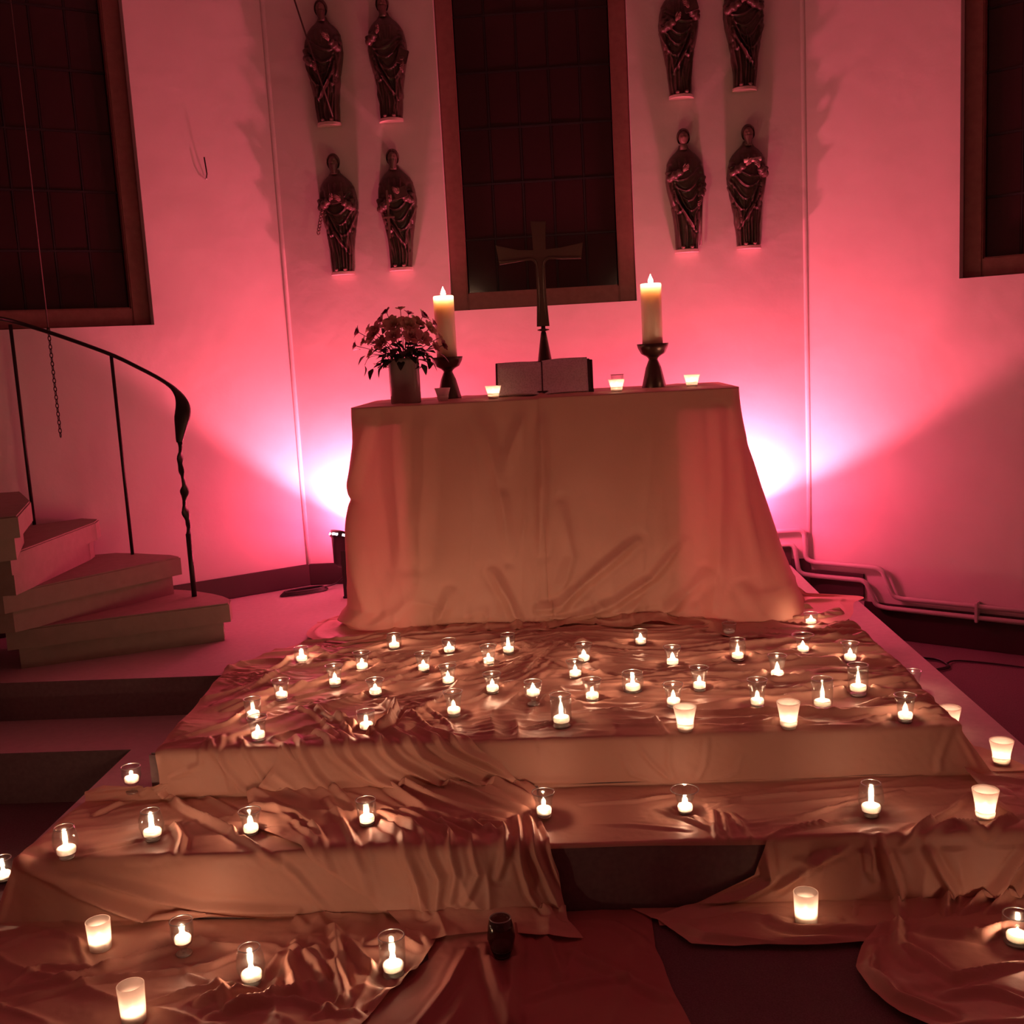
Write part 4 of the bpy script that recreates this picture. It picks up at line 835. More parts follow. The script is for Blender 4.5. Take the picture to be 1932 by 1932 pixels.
figure(.740, 1.672, 'carved clean-shaven saint with hand on breast and lance at the side, lower row, inner right', 17,
       {'lh': (-.020, -.088, .40), 'rh': (.072, -.074, .27), 'items': (('staff', ((.078, -.075, .33), (.066, -.06, .03), .006)),)}, 1, beard=False)
figure(1.058, 1.672, 'carved saint unrolling a horizontal scroll before the chest, lower row, outer right', 19,
       {'lh': (-.024, -.090, .41), 'rh': (.050, -.088, .395), 'items': (('scroll', ((-.03, -.104, .425), (.055, -.104, .432), .010)),)}, -1)
figure(.735, 2.435, 'carved saint with forearm bent to the right, upper row, inner right', 23,
       {'lh': (-.03, -.086, .36), 'rh': (.045, -.090, .41), 'items': (('book', (.05, -.098, .42, 1.3)),)}, -1)
figure(1.052, 2.450, 'carved saint with both hands joined high, upper row, outer right', 29,
       {'lh': (-.022, -.090, .41), 'rh': (.012, -.092, .42), 'items': ()}, 1)

# ------------------------------------------------------------------ LED floodlights on the floor behind the altar
def floodlight(loc, tilt, label):
    e = empty('led_floodlight', loc); tag(e, label, 'floodlight', 'led floodlights')
    q = Vector(tilt).normalized().to_track_quat('Z', 'Y').to_matrix().to_4x4()
    c = Vector((0, 0, .235))
    def tr(me): me.transform(Matrix.Translation(c) @ q); return me
    link('housing', tr(lathe('housing', [(.035, -.10), (.06, -.085), (.098, .045), (.108, .052), (.108, .085), (.100, .087), (.098, .070)], 32)), 'black', e)
    link('lens', tr(lathe('lens', [(.0001, .088), (.096, .084)], 32)), 'lens', e)
    for k in range(10):
        a = 2 * PI * k / 10
        bm = bmesh.new(); bx(bm, -.020, .020, -.002, .002, .058, .070, Matrix.Rotation(a, 4, 'Z') @ Matrix.Translation((0, .1085, 0)), .001)
        link('side_slot', tr(from_bm('side_slot', bm)), 'ledslot', e)
    bm = bmesh.new()
    for s in (-1, 1): bx(bm, -.015, .015, s * .118 - .004, s * .118 + .004, .012, .25, None, .001)
    bx(bm, -.02, .02, -.122, .122, 0, .012, None, .002)
    link('yoke', from_bm('yoke', bm), 'black', e)
    l = lamp('SPOT', 'beam', c + Vector(tilt).normalized() * .125, LED_POWER, LED_COL, e, spot_size=math.radians(2 * 70), spot_blend=.16, shadow_soft_size=.07)
    lamp('POINT', 'spill', c + Vector(tilt).normalized() * .16, SPILL, (1, .06, .16), e, shadow_soft_size=.06)
    l.rotation_euler = Vector(tilt).normalized().to_track_quat('-Z', 'Y').to_euler()
    return e
floodlight((-1.095, 5.55, 0), (.20, .26, .94), 'black led floodlight peeking out left of the altar cloth')
floodlight((.985, 5.52, 0), (0, .26, .966), 'led floodlight hidden behind the right end of the altar')

# cables
def coil(name, c, rx, ry, rot, turns, label, z=.008, tail=None):
    p = []
    for i in range(turns * 22):
        a = 2 * PI * i / 22; f = 1 - .05 * (i // 22) + .03 * math.sin(i * 1.7)
        x, y = rx * f * math.cos(a), ry * f * math.sin(a + .12 * math.sin(a * 2))
        p.append(Vector((c[0] + x * math.cos(rot) - y * math.sin(rot), c[1] + x * math.sin(rot) + y * math.cos(rot), z + .006 * (i // 22) * .8)))
    if tail: p += smooth_path([p[-1]] + [Vector(t) for t in tail], 8)[1:]
    o = link(name, tube(name, p, .0045, 7), 'cable'); tag(o, label, 'cable'); return o
coil('power_cable', (-1.36, 5.60, 0), .13, .045, .55, 4, 'black power cable coiled on the stage floor left of the altar', .006, [(-1.20, 5.70, .03), (-1.13, 5.66, .1), (-1.115, 5.60, .16)])
coil('power_cable', (1.72, 5.06, 0), .10, .10, .2, 2, 'dark cable coiled on the floor along the right wall', -.352, [(1.9, 5.10, -.352), (2.15, 4.95, -.352), (2.5, 4.65, -.352)])

# ------------------------------------------------------------------ altar block and its two cloth panels
bm = bmesh.new(); bx(bm, -.70, .62, 4.83, 5.37, 0, .90, None, .01); bx(bm, -.845, .808, 4.765, 5.435, .90, .985, None, .008)
tag(link('altar', from_bm('altar', bm), 'block'), 'stone altar table hidden under the satin cloth panels', 'altar')
AX0, AX1, AY0, AY1 = -.862, .826, 4.748, 5.452
def rim_table():
    pts = []; r = .035
    def arc(cx, cy, a0, a1):
        for k in range(13):
            a = a0 + (a1 - a0) * k / 12; pts.append((cx + r * math.cos(a), cy + r * math.sin(a)))
    pts.append((-.02, AY1))
    arc(AX0 + r, AY1 - r, PI / 2, PI); arc(AX0 + r, AY0 + r, PI, 1.5 * PI); arc(AX1 - r, AY0 + r, -PI / 2, 0); arc(AX1 - r, AY1 - r, 0, PI / 2)
    pts.append((-.02, AY1)); return np.array(pts)
RIM = rim_table(); rd = np.hypot(*(RIM[1:] - RIM[:-1]).T); RS = np.concatenate([[0], np.cumsum(rd)])
def rim(sv):
    x = np.interp(sv, RS, RIM[:, 0]); y = np.interp(sv, RS, RIM[:, 1])
    e = .07
    tx = np.interp(sv + e, RS, RIM[:, 0]) - np.interp(sv - e, RS, RIM[:, 0]); ty = np.interp(sv + e, RS, RIM[:, 1]) - np.interp(sv - e, RS, RIM[:, 1])
    l = np.hypot(tx, ty) + 1e-9; return x, y, ty / l * 1.0, -tx / l
# arc position of the front seam
sF = RS[26] + (-.030 - RIM[26, 0])
sLc = RS[20]; sRc = RS[33]
def altar_panel(s0, s1, label, seed, lift):
    ns, nt = int((s1 - s0) / .0075), 170
    sv = np.linspace(s0, s1, ns); x, y, nx_, ny_ = rim(sv)
    # outward normal: rim runs counter-clockwise seen from above after the back edge, so flip if it points inward
    cx, cy = (AX0 + AX1) / 2, (AY0 + AY1) / 2
    flip = np.sign(nx_ * (x - cx) + ny_ * (y - cy) + 1e-9); nx_ = nx_ * flip; ny_ = ny_ * flip
    right = 1 / (1 + np.exp(-(sv - (sRc - .10)) / .07)); left = 1 / (1 + np.exp((sv - (sLc + .06)) / .06))
    back = 1 / (1 + np.exp(-(np.abs(sv - (RS[-1] / 2 + .0)) - 1.75) / .05))
    F = (.035 + .26 * right + .06 * left) * (1 - back * .9)
    E = (.12 + .12 * right + .05 * left + .10 * noise2(sv * 3.3 + seed, sv * 0 + .5) + .03 * noise2(sv * 11 + seed, sv * 0 + .5)) * (1 - back * .9)
    rows = []
    top = np.array([0, .25, .5, .75, .92, .98])
    zc = 1.008 + lift
    cxn = np.clip(x, AX0 + .34, AX1 - .34)
    for k in top:
        px = cxn + (x - cxn) * k; py = 5.10 + (y - 5.10) * k
        wz = .006 * ridge_noise(px * 3 + 2, py * 7 + seed) + .012 * bell(px, -.03, .02)
        rows.append(np.stack([px, py, zc + wz * (1 - k * .4) - .003 * (k > .95)], -1))
    tv = np.linspace(0, 1, nt); L = np.where(True, 1.0 + E, 0)
    cover = 1 / (1 + np.exp(-(sv - (sLc - .24)) / .018)) * 1 / (1 + np.exp((sv - (sRc + .26)) / .018))
    L = .16 + .03 * np.sin(sv * 17) + (L - .16) * cover
    S_, T_ = np.meshgrid(sv, tv)
    X = np.interp(S_, sv, x); Y = np.interp(S_, sv, y); NX = np.interp(S_, sv, nx_); NY = np.interp(S_, sv, ny_)
    LL = T_ * np.interp(S_, sv, L); hang = zc - .006
    d = np.clip(LL, 0, hang); over = np.clip(LL - hang, 0, None)
    t = d / hang; Fv = np.interp(S_, sv, F); Rg = np.interp(S_, sv, right)
    out = Fv * (t ** (1.55 * Rg + 1.1 * (1 - Rg))) + over + .006 + lift
    # folds
    fr = ((S_ > sLc - .1) & (S_ < sRc + .25))
    fold = strokes_height(np.where(fr, X + .30 * Rg * t * NX, 9), zc - d, D['altar'], 1.7)
    side = .5 + .5 * np.clip(Rg + np.interp(S_, sv, left), 0, 1)
    fold += side * (.016 * t ** .8) * np.sin(S_ * 27 + 2.2 * noise2(S_ * 2 + seed, T_ * 1.5)) * (.4 + .6 * np.abs(noise2(S_ * 1.7, T_ * .8 + 4)) * 2)
    fold += .016 * noise2(S_ * 5.5 + seed, T_ * .9) * np.clip(t * 3, 0, 1) + .010 * ridge_noise(S_ * 3.2 + seed + .5 * T_, T_ * .8) * np.clip(t * 3, 0, 1)
    fold += .006 * noise2(S_ * 5 + seed * 3, T_ * 2.2) * np.clip(t * 4, 0, 1)
    fold += .022 * ridge_noise(S_ * 3.0 + T_ * 2.2, T_ * 4.5 + seed) * np.clip((t - .80) * 5, 0, 1) + .018 * ridge_noise(S_ * 9 + seed, T_ * 2) * np.clip((t - .9) * 10, 0, 1)
    fold = np.where(fold < -.004, -.004 + .2 * (fold + .004), fold) * np.clip(t * 9 + .02, 0, 1)
    fl = np.clip((d - (hang - .05)) / .05, 0, 1)          # rolls out onto the platform
    Z = zc - d
    Z = np.maximum(Z, .012 + lift) + np.clip(fold, 0, .05) * .7 * fl * np.clip(1 - over / .25, .2, 1)
    out = out + fold * (1 - .6 * fl)
    P = np.stack([X + NX * out, Y + NY * out, Z], -1)
    P = np.concatenate([np.stack(rows), P], 0)
    P[..., 1] = np.minimum(P[..., 1], 5.55)
    # the panel edge at the seam hangs straight
    o = link('altar_cloth', grid_mesh('altar_cloth', P), 'satin'); tag(o, label, 'cloth', 'altar cloth panels'); return o
altar_panel(0, sF + .012, 'left half of the champagne satin altar cloth, hanging to the step', 1.3, 0)
altar_panel(sF - .004, RS[-1], 'right half of the champagne satin altar cloth, flaring out at its lower right', 5.1, .004)
# ------------------------------------------------------------------ satin over the steps
def profile_tables():
    s = np.linspace(-3.2, 2.6, 5801); y = np.empty_like(s); z = np.empty_like(s); ny = np.empty_like(s); nz = np.empty_like(s)
    b = [0, R, R + TR, R + R2 + TR]
    for i, v in enumerate(s):
        if v < b[0]: y[i], z[i], ny[i], nz[i] = YF - v, 0, 0, 1
        elif v < b[1]: y[i], z[i], ny[i], nz[i] = YF, -v, -1, 0
        elif v < b[2]: y[i], z[i], ny[i], nz[i] = YF - (v - b[1]), -R, 0, 1
        elif v < b[3]: y[i], z[i], ny[i], nz[i] = Y2, -R - (v - b[2]), -1, 0
        else: y[i], z[i], ny[i], nz[i] = Y2 - (v - b[3]), -R - R2, 0, 1
    def sm(a, n):
        k = np.hanning(n + 2)[1:-1]; k /= k.sum(); return np.convolve(np.pad(a, n // 2, mode='edge'), k, 'valid')[:len(a)]
    # normals turn over a wider span than positions, so folds round the edges
    y2, z2 = sm(y, 19), sm(z, 19); ny2, nz2 = sm(ny, 61), sm(nz, 61)
    l = np.hypot(ny2, nz2); return s, y2, z2, ny2 / l, nz2 / l
PS, PY, PZ, PNY, PNZ = profile_tables()
CUPS = D['cups']
FLAT = [(c[0], c[1], c[2]) for c in CUPS]
FLAT_S = [(c[0], (YF - c[1]) if c[2] == 0 else ((R + YF - c[1]) if c[2] == -.16 else (R + R2 + TR + Y2 - c[1]))) for c in CUPS]
CLOTHS = []
def drape(name, label, L, Rr, s0, s1, base, strokes, nfun, seed, m='satin', hem=.02, step=.0062, gain=1.0, bridge=None, lvl=None):
    """L, Rr: lists of (x, s) boundaries; surface follows the steps with folds on top"""
    L = sorted([(b, a) for a, b in L]); Rr = sorted([(b, a) for a, b in Rr])
    wmax = max(r[1] for r in Rr) - min(l[1] for l in L)
    ns, nx = int((s1 - s0) / step), int(wmax / step)
    sv = np.linspace(s0, s1, ns); tv = np.linspace(0, 1, nx)
    lx = np.interp(sv, [q[0] for q in L], [q[1] for q in L]) + .010 * noise2(sv * 9 + seed, sv * 0 + .3)
    rx = np.interp(sv, [q[0] for q in Rr], [q[1] for q in Rr]) + .010 * noise2(sv * 9 + seed + 20, sv * 0 + .7)
    X = lx[:, None] + (rx - lx)[:, None] * tv[None, :]
    # wavy front hem
    S = sv[:, None] + hem * (noise2(X * 2.6 + seed, X * 0 + 1.1) * 1.4) * np.clip((sv[:, None] - s0) / (s1 - s0), 0, 1) ** 3
    H = strokes_height(X, S, [(a_, w_ * .74, p_) for a_, w_, p_ in strokes], gain * .92) + nfun(X, S)
    H = np.clip(H, -.3 * base, None)
    H = H + .0012 * noise2(X * 45, S * 45)
    flat = np.ones_like(H)
    for cx, cs in FLAT_S:
        if lvl is not None and not (lvl[0] < cs < lvl[1]): continue
        if X.min() - .1 < cx < X.max() + .1:
            d = np.hypot(X - cx, S - cs); flat = np.minimum(flat, np.clip((d - .027) / .024, 0, 1))
    H = H * (.12 + .88 * flat * flat * (3 - 2 * flat))
    yy = np.interp(S, PS, PY); zz = np.interp(S, PS, PZ); ny = np.interp(S, PS, PNY); nz = np.interp(S, PS, PNZ)
    if bridge:      # the cloth spans concave corners instead of hugging them
        for c, wd, am in bridge:
            k = am * np.exp(-((S - c) / wd) ** 2); yy = yy - k * .7; zz = zz + k * .7
    # free edges sink onto the support
    e = np.minimum(np.minimum(X - lx[:, None], rx[:, None] - X), (S.max(1, keepdims=True) * 0 + (s1 - sv[:, None])))
    ed = np.clip(np.abs(e) / .02, 0, 1); H = H * (.35 + .65 * ed)
    h = base + H
    P = np.stack([X + .25 * H * noise2(X * 6, S * 6 + 9), yy + ny * h, zz + nz * h], -1)
    CLOTHS.append((P[..., 0].copy(), P[..., 1].copy(), P[..., 2].copy(), base))
    o = link(name, grid_mesh(name, P), m); tag(o, label, 'cloth', 'satin cloths over the steps'); return o
def bd(k): return D['bounds'][k]
# upper step: folds fan out from the foot of the altar seam
def n_upper(X, S):
    x0, s0 = .02, -1.30; dx = X - x0; ds = S - s0
    ang = np.arctan2(ds, np.abs(dx) + .12); r = np.hypot(dx, ds)
    top = np.clip(-S / .05, 0, 1)
    left = 1 / (1 + np.exp(X / .12))
    a = left * ridge_noise(ang * 7 + 3 + .8 * noise2(X * 2, S * 2), r * 1.4) * .019
    v = S + .05 * noise2(X * 1.8, S * 3) - .04 * X
    a += (1 - left) * ridge_noise(v * 11 + 1.5, X * 1.6 + 5) * (.013 + .015 * np.clip((X - .5) / .3, 0, 1))
    a += .009 * ridge_noise(v * 24 + 8, X * 4 + 2) * np.clip(.35 + noise2(X * 3 + 1, S * 3) * 2, 0, 1)
    a += .010 * noise2(X * 3.5 + 4, S * 5)
    ris = 1 - top
    b = .007 * noise2(X * 5 + 2, S * 4) + .010 * ridge_noise(X * 3.2 - S * 1.5 + 4, S * 3) * (X < -.05) + .003 * ridge_noise(X * 5, S * 2 + 3)
    return a * top + b * ris
drape('step_cloth', 'large champagne satin cloth covering the upper step and hanging over its front', bd('upperL') + [(-1.276, .2)], [(1.10, -1.52)] + bd('upperR') + [(1.36, .17)], -1.50, .158, .006,
      D['strokes']['upper'], n_upper, 2.0, hem=.02, bridge=[(.155, .05, .012)])
def n_low(X, S):
    return .006 * noise2(X * 4 + 1, S * 5) + .006 * ridge_noise(X * 1.5 + 2, S * 8 + X * 3) * (S < .58) + .003 * ridge_noise(X * 2, S * 5 + 1)
drape('step_cloth', 'champagne satin cloth over the left part of the lower step, its front lit golden', bd('lowL') + [(-1.70, .9)], [(-.52, .05), (-.42, .55), (-.36, .74), (-.34, .85)], .10, .785, .005,
      D['strokes']['lowerleft'], n_low, 7.0, hem=.03, bridge=[(.76, .05, .012)])
def n_diag(X, S):
    a = X * .75 + S * .65; b = -X * .65 + S * .75
    return .013 * ridge_noise(b * 7 + .5 * noise2(a * 3, b * 3), a * 1.2 + 2) * (S < .42) + .013 * ridge_noise(X * 7 - S * 2 + 3, S * 1.6) * (S >= .42) + .012 * noise2(X * 6, S * 6 + 2)
drape('step_cloth', 'crumpled satin drape falling diagonally across both steps left of centre', bd('diagL'), bd('diagR') + [(.07, .93)], -.10, .93, .016,
      D['strokes']['diagonal'], n_diag, 11.0, hem=.07, gain=1.3, bridge=[(.16, .07, .035), (.76, .06, .03)])
def n_right(X, S):
    return .008 * noise2(X * 4 + 9, S * 6) + .007 * ridge_noise(S * 9 + X * 1.2 + 2, X * 1.5) * (S < .56) * (X > .45) + .012 * ridge_noise(X * 5 + S + 1, S * 1.5) * (S > .60) * (X > .7)
drape('step_cloth', 'champagne satin cloth lying along the right half of the lower step', [(-.06, .14), (-.02, .57)], [(1.40, .10), (1.60, .2), (1.62, .6)], .148, .572, .004,
      D['strokes']['lowerright'], n_right, 15.0, hem=.006)
drape('step_cloth', 'satin cloth hanging in columns down the right front of the lower step', [(.62, .50)] + bd('riserRleft'), [(1.70, .50), (1.78, .9)], .50, .86, .008,
      D['strokes']['lowerright'], n_right, 17.0, hem=.03, gain=1.9, bridge=[(.76, .07, .03)])
def n_strip(X, S): return .012 * ridge_noise(S * 3 + X * 4, X * 2) + .008 * noise2(X * 8, S * 5)
def strip_map():
    # narrow cloth on the side tread, right of the upper step
    nx, ny = 40, 150; P = np.zeros((ny, nx, 3))
    for i in range(ny):
        y = 2.96 + (3.86 - 2.96) * i / (ny - 1)
        rxx = np.interp(y, [2.96, 3.2, 3.47, 3.49, 3.62, 3.86], [1.63, 1.53, 1.39, 1.375, 1.385, 1.300])
        for k in range(nx):
            t = k / (nx - 1); x = 1.262 + (rxx - 1.262) * t; P[i, k] = (x, y, 0)
    X, Y = P[..., 0], P[..., 1]
    P[..., 2] = -R + .007 + np.clip(strokes_height(X, YF - Y, D['strokes']['strip']) + .010 * ridge_noise(Y * 3, X * 4) + .006 * noise2(X * 9, Y * 7), -.003, 1)
    P[..., 2] += .03 * np.clip((1.30 - X) / .05, 0, 1) * np.clip((3.5 - Y) / .2, 0, 1)
    P[..., 2] -= .08 * np.clip((X - xr2) / .05, 0, 1)
    CLOTHS.append((P[..., 0].copy(), P[..., 1].copy(), P[..., 2].copy(), .007))
    return P
tag(link('step_cloth', grid_mesh('step_cloth', strip_map()), 'satin'), 'narrow satin cloth with a pointed corner on the side step, right', 'cloth', 'satin cloths over the steps')
def n_floor(X, S): return .014 * ridge_noise(S * 6 - X * 2 + 1, X * 1.5 + 3) + .014 * noise2(X * 5, S * 6 + 3) + .010 * ridge_noise(X * 6 + 2, S * 4) * (X > -.75)
drape('floor_cloth', 'crumpled champagne satin cloth on the floor at the lower left', [(-2.1, .76), (-2.1, 2.0)], bd('floorLr') + [(-.6, 1.6), (-.7, 2.0)], .765, 1.85, .010,
      D['strokes']['floorleft'], n_floor, 21.0, hem=.05, gain=1.15, step=.0068)
def n_mid(X, S): return .010 * ridge_noise(X * 4 + S * .8, S * 1.2 + 3) + .012 * noise2(X * 3 + 2, S * 3)
drape('floor_cloth', 'dim red-lit cloth spread on the floor in the centre foreground', [(-.40, .70), (-.34, 1.0), (-.60, 1.35), (-.75, 2.0)], [(.26, .70)] + bd('midR') + [(.42, 1.6), (.5, 2.0)], .765, 1.85, .004,
      D['strokes']['floormid'], n_mid, 25.0, m='satin_redlit', hem=.04, step=.008)
def n_fr(X, S): return .012 * ridge_noise(S * 5 + X * 1.4 + 2, X * 1.2) + .014 * noise2(X * 4 + 6, S * 5)
fr = D['bounds']['frL']
drape('floor_cloth', 'satin cloth bunched on the floor along the foot of the right riser', [(.20, .765), (.283, .846), (.349, .965), (.55, 1.0)], [(1.9, .76), (1.9, 1.03)], .765, .985, .013,
      D['strokes']['floorright'], n_fr, 31.0, hem=.03)
drape('floor_cloth', 'swirled satin cloth on the floor at the lower right corner', [(.84, .93), (.79, 1.0), (.75, 1.10), (.76, 1.20), (.80, 1.29), (.87, 1.36), (.95, 1.6), (1.0, 2.0)], [(2.0, .9), (2.0, 2.0)], .93, 1.80, .020,
      D['strokes']['floorright'], n_fr, 33.0, hem=.05, gain=1.1)

def cloth_top(x, y, z):
    """highest cloth point under a glass standing at (x, y) on the level z"""
    best = z
    for X, Y, Z, b in CLOTHS:
        if not (X.min() - .02 < x < X.max() + .02 and Y.min() < y < Y.max()): continue
        d2 = (X - x) ** 2 + (Y - y) ** 2; m = (d2 < .018 ** 2) & (Z > z - .01) & (Z < z + .12)
        if m.any(): best = max(best, float(np.percentile(Z[m], 70)))
    return best

# ------------------------------------------------------------------ candles in glasses
def rings(prof, th):
    """outer profile -> closed glass wall (outer up, inner down)"""
    inner = [(max(r - th, .001), z) for r, z in prof if z > prof[0][1] + .004]
    base_z = prof[0][1] + .007
    return prof + inner[::-1] + [(inner[0][0] * .7, base_z), (.0005, base_z)]
def glass_profile(ty, h):
    if ty == 'round': return [(.018, 0), (.026, .004), (.032, h * .35), (.031, h * .75), (.029, h)]
    if ty == 'votive': return [(.019, 0), (.023, .004), (.028, h * .5), (.030, h)]
    if ty == 'flared': return [(.021, 0), (.0225, .004), (.0235, h * .35), (.027, h * .7), (.034, h)]
    if ty == 'wide': return [(.018, 0), (.020, .004), (.022, h * .45), (.030, h * .85), (.042, h)]
    if ty == 'bowl': return [(.022, 0), (.034, .005), (.039, h * .45), (.038, h * .8), (.036, h)]
    if ty == 'tall': return [(.028, 0), (.030, .004), (.0335, h * .3), (.0345, h * .7), (.0345, h)]
    if ty == 'goblet': return [(.022, 0), (.023, .003), (.010, .012), (.009, .020), (.024, .034), (.031, h * .65), (.031, h)]
    if ty == 'bulb': return [(.020, 0), (.022, .004), (.030, h * .25), (.037, h * .5), (.034, h * .78), (.028, h)]
    if ty == 'frost': return [(.021, 0), (.023, .003), (.028, h * .5), (.036, h * .95), (.0365, h)]
    return [(.027, 0), (.029, .003), (.031, h * .5), (.033, h)]
wax_me = lathe('wax', [(.0001, 0), (.0180, 0), (.0212, .002), (.0222, .013), (.0208, .0175), (.0170, .0190), (.010, .0172), (.0001, .0165)], 20)
tin_me = lathe('tin', [(.0195, -.001), (.0202, 0), (.0202, .0135), (.0208, .0145)], 20)
wick_me = tube('wick', [Vector((0, 0, .010)), Vector((.0004, 0, .0185))], .0009, 6)
flame_me = lathe('flame', [(.0001, 0), (.0050, .002), (.0074, .006), (.0070, .010), (.0046, .016), (.0018, .022), (.0001, .026)], 12)
for me, mm in ((wax_me, 'teawax'), (tin_me, 'tin'), (wick_me, 'wick'), (flame_me, 'flame')): me.materials.append(M[mm])
GL = {}
def candle(x, y, z, h, ty, lit, label, power=FLAME_POWER):
    fr_ = ty in ('frost', 'fstraight')
    e = empty('frosted_candle_cup' if fr_ else 'candle_glass', (x, y, z), random.uniform(0, 6)); tag(e, label, 'candle', 'small candles in glasses')
    hh = round(h, 3); key = (ty, hh, lit)
    if key not in GL:
        pf = glass_profile(ty, hh); me = lathe('glass', rings(pf, .0022 if not fr_ else .0028), 32)
        if not fr_:
            rt, zt_ = pf[-1]; q = .0017
            ring_ = lathe('r', [(rt - .001 + q * math.cos(a_), zt_ + q * math.sin(a_)) for a_ in [2 * PI * k / 8 for k in range(9)]], 32)
            base_ = lathe('b', [(.0005, .0012), (pf[0][0] * .92, .0012), (pf[1][0] * .97, .005), (pf[1][0] * .8, .0075), (.0005, .0068)], 32)
            vs_, fs_, mi_ = [v.co.copy() for v in me.vertices], [tuple(p.vertices) for p in me.polygons], [0] * len(me.polygons)
            for g_ in (ring_, base_):
                o_ = len(vs_); vs_ += [v.co.copy() for v in g_.vertices]; f_ = [tuple(i + o_ for i in p.vertices) for p in g_.polygons if len(p.vertices) == 4]; fs_ += f_; mi_ += [1] * len(f_)
            me = mesh('glass', vs_, fs_)
            me.materials.append(M['smoke'] if (not lit and ty == 'bulb') else M['glass']); me.materials.append(M['rim'])
            me.polygons.foreach_set('material_index', mi_)
        else: me.materials.append(M['frost'])
        GL[key] = me
    link('glass', GL[key], None, e)
    wz = {'goblet': .036, 'tall': .010, 'bulb': .012}.get(ty, .0085)
    if not fr_ and ty not in ('goblet',) and hh > .07: wz += (hh - .07) * .18
    rs_ = 1.02 if ty in ('flared', 'wide', 'round', 'votive', 'goblet') else 1.22
    for nm, me, sc in (('wax', wax_me, rs_),):
        o = link(nm, me, None, e); o.location = (0, 0, wz); o.scale = (sc, sc, 1)
    o = link('wick', wick_me, None, e); o.location = (0, 0, wz)
    if lit:
        o = link('flame', flame_me, None, e); o.location = (0, 0, wz + .016)
        k = random.uniform(.85, 1.15); o.scale = (k, k, k * random.uniform(.8, 1.15) * (1.5 if ty in ('bulb', 'tall') else 1))
        lamp('POINT', 'candlelight', (0, 0, wz + .027), power * random.uniform(.85, 1.15), FLAME_COL, e, shadow_soft_size=.004)
    return e
for x, y, z, h, ty, lit, label in CUPS:
    pw = FLAME_POWER * (1.05 if z < 0 else .74)
    candle(x, y, cloth_top(x, y, z + .004) - .001, h, ty, lit, label, pw)

# ------------------------------------------------------------------ things on the altar
ZA = 1.014
for x, y, lab, lit in ((-.241, 4.90, 'glowing frosted cup on the altar top left of the book', True), (.312, 4.90, 'glowing frosted cup on the altar top right of the book', True),
                       (.660, 5.02, 'glowing frosted cup near the altar top right corner', True), (-.480, 4.98, 'unlit frosted cup before the left candle holder on the altar', False)):
    candle(x, y, ZA - .004, .058, 'frost', lit, lab, .36)
candle(.322, 5.04, ZA - .004, .075, 'votive', False, 'clear glass behind the frosted cup right of the book')

def pillar(x, y, zt, label_h, label_c, zh):
    e = empty('candle_holder', (x, y, ZA - .004)); tag(e, label_h, 'candle holder', 'altar candle holders')
    f = (zh - ZA)
    link('holder_body', lathe('holder_body', [(.0001, 0), (.056, 0), (.057, .006), (.050, f * .18), (.036, f * .48), (.026, f * .60), (.021, f * .66), (.024, f * .70), (.033, f * .74)], 8), 'bronze', e)
    link('drip_bowl', lathe('drip_bowl', [(.0001, f * .72), (.033, f * .74), (.055, f * .80), (.069, f * .93), (.074, f * 1.03), (.070, f * 1.03), (.058, f * .90), (.0001, f * .86)], 10), 'bronze', e)
    c = empty('pillar_candle', (x, y, ZA - .004 + f * .87)); tag(c, label_c, 'candle', 'altar pillar candles')
    H_ = zt - (ZA - .004 + f * .87)
    link('wax_body', lathe('wax_body', [(.0001, 0), (.048, 0), (.048, H_ - .006), (.0465, H_ - .001), (.043, H_), (.038, H_ - .012), (.030, H_ - .018), (.0001, H_ - .020)], 32), 'wax', c)
    o = link('wick', wick_me, None, c); o.location = (0, 0, H_ - .026); o.scale = (1.4, 1.4, 1.4)
    o = link('flame', flame_me, None, c); o.location = (0, 0, H_ - .003); o.scale = (1.6, 1.6, 1.75)
    lamp('POINT', 'candlelight', (0, 0, H_ + .020), 1.3, FLAME_COL, c, shadow_soft_size=.006)
pillar(.498, 5.15, 1.492, 'dark bronze candle holder on the right of the altar', 'ivory pillar candle on the right altar holder, unobstructed', 1.215)
pillar(-.468, 5.15, 1.490, 'dark bronze candle holder on the left of the altar', 'ivory pillar candle on the left altar holder, behind the flowers', 1.205)

# cross
cr = empty('altar_cross', (-.009, 5.20, ZA - .004)); tag(cr, 'dark bronze altar cross with flared arms on a conical foot', 'cross')
def xz_prism(poly, y0, y1, bev=.003):
    bm = bmesh.new(); a = [bm.verts.new((x, y0, z)) for x, z in poly]; b = [bm.verts.new((x, y1, z)) for x, z in poly]; n_ = len(poly)
    f0 = bm.faces.new(a); bm.faces.new(b[::-1])
    for i in range(n_): bm.faces.new((a[i], b[i], b[(i + 1) % n_], a[(i + 1) % n_]))
    bmesh.ops.bevel(bm, geom=list(f0.edges), offset=bev, segments=2, affect='EDGES'); return bm
zc = .655
def rnd(cx, cz, a0, a1, r, n_=6): return [(cx + r * math.cos(a0 + (a1 - a0) * k / n_), cz + r * math.sin(a0 + (a1 - a0) * k / n_)) for k in range(n_ + 1)]
poly = [(-.030, .315), (.030, .315), (.024, .42), (.0215, .50)] + rnd(.0465, .600, PI, PI / 2, .025)[0:] + [(.10, .620), (.193, .617), (.203, .690), (.10, .672), (.026, .664), (.036, .795), (-.036, .800), (-.026, .664), (-.10, .672), (-.203, .700), (-.190, .610), (-.10, .620)] + rnd(-.0465, .600, PI / 2, 0, .025) + [(-.0215, .50), (-.024, .42)]
link('cross_body', from_bm('cross_body', xz_prism(poly, -.012, .012)), 'crossm', cr)
inl = []
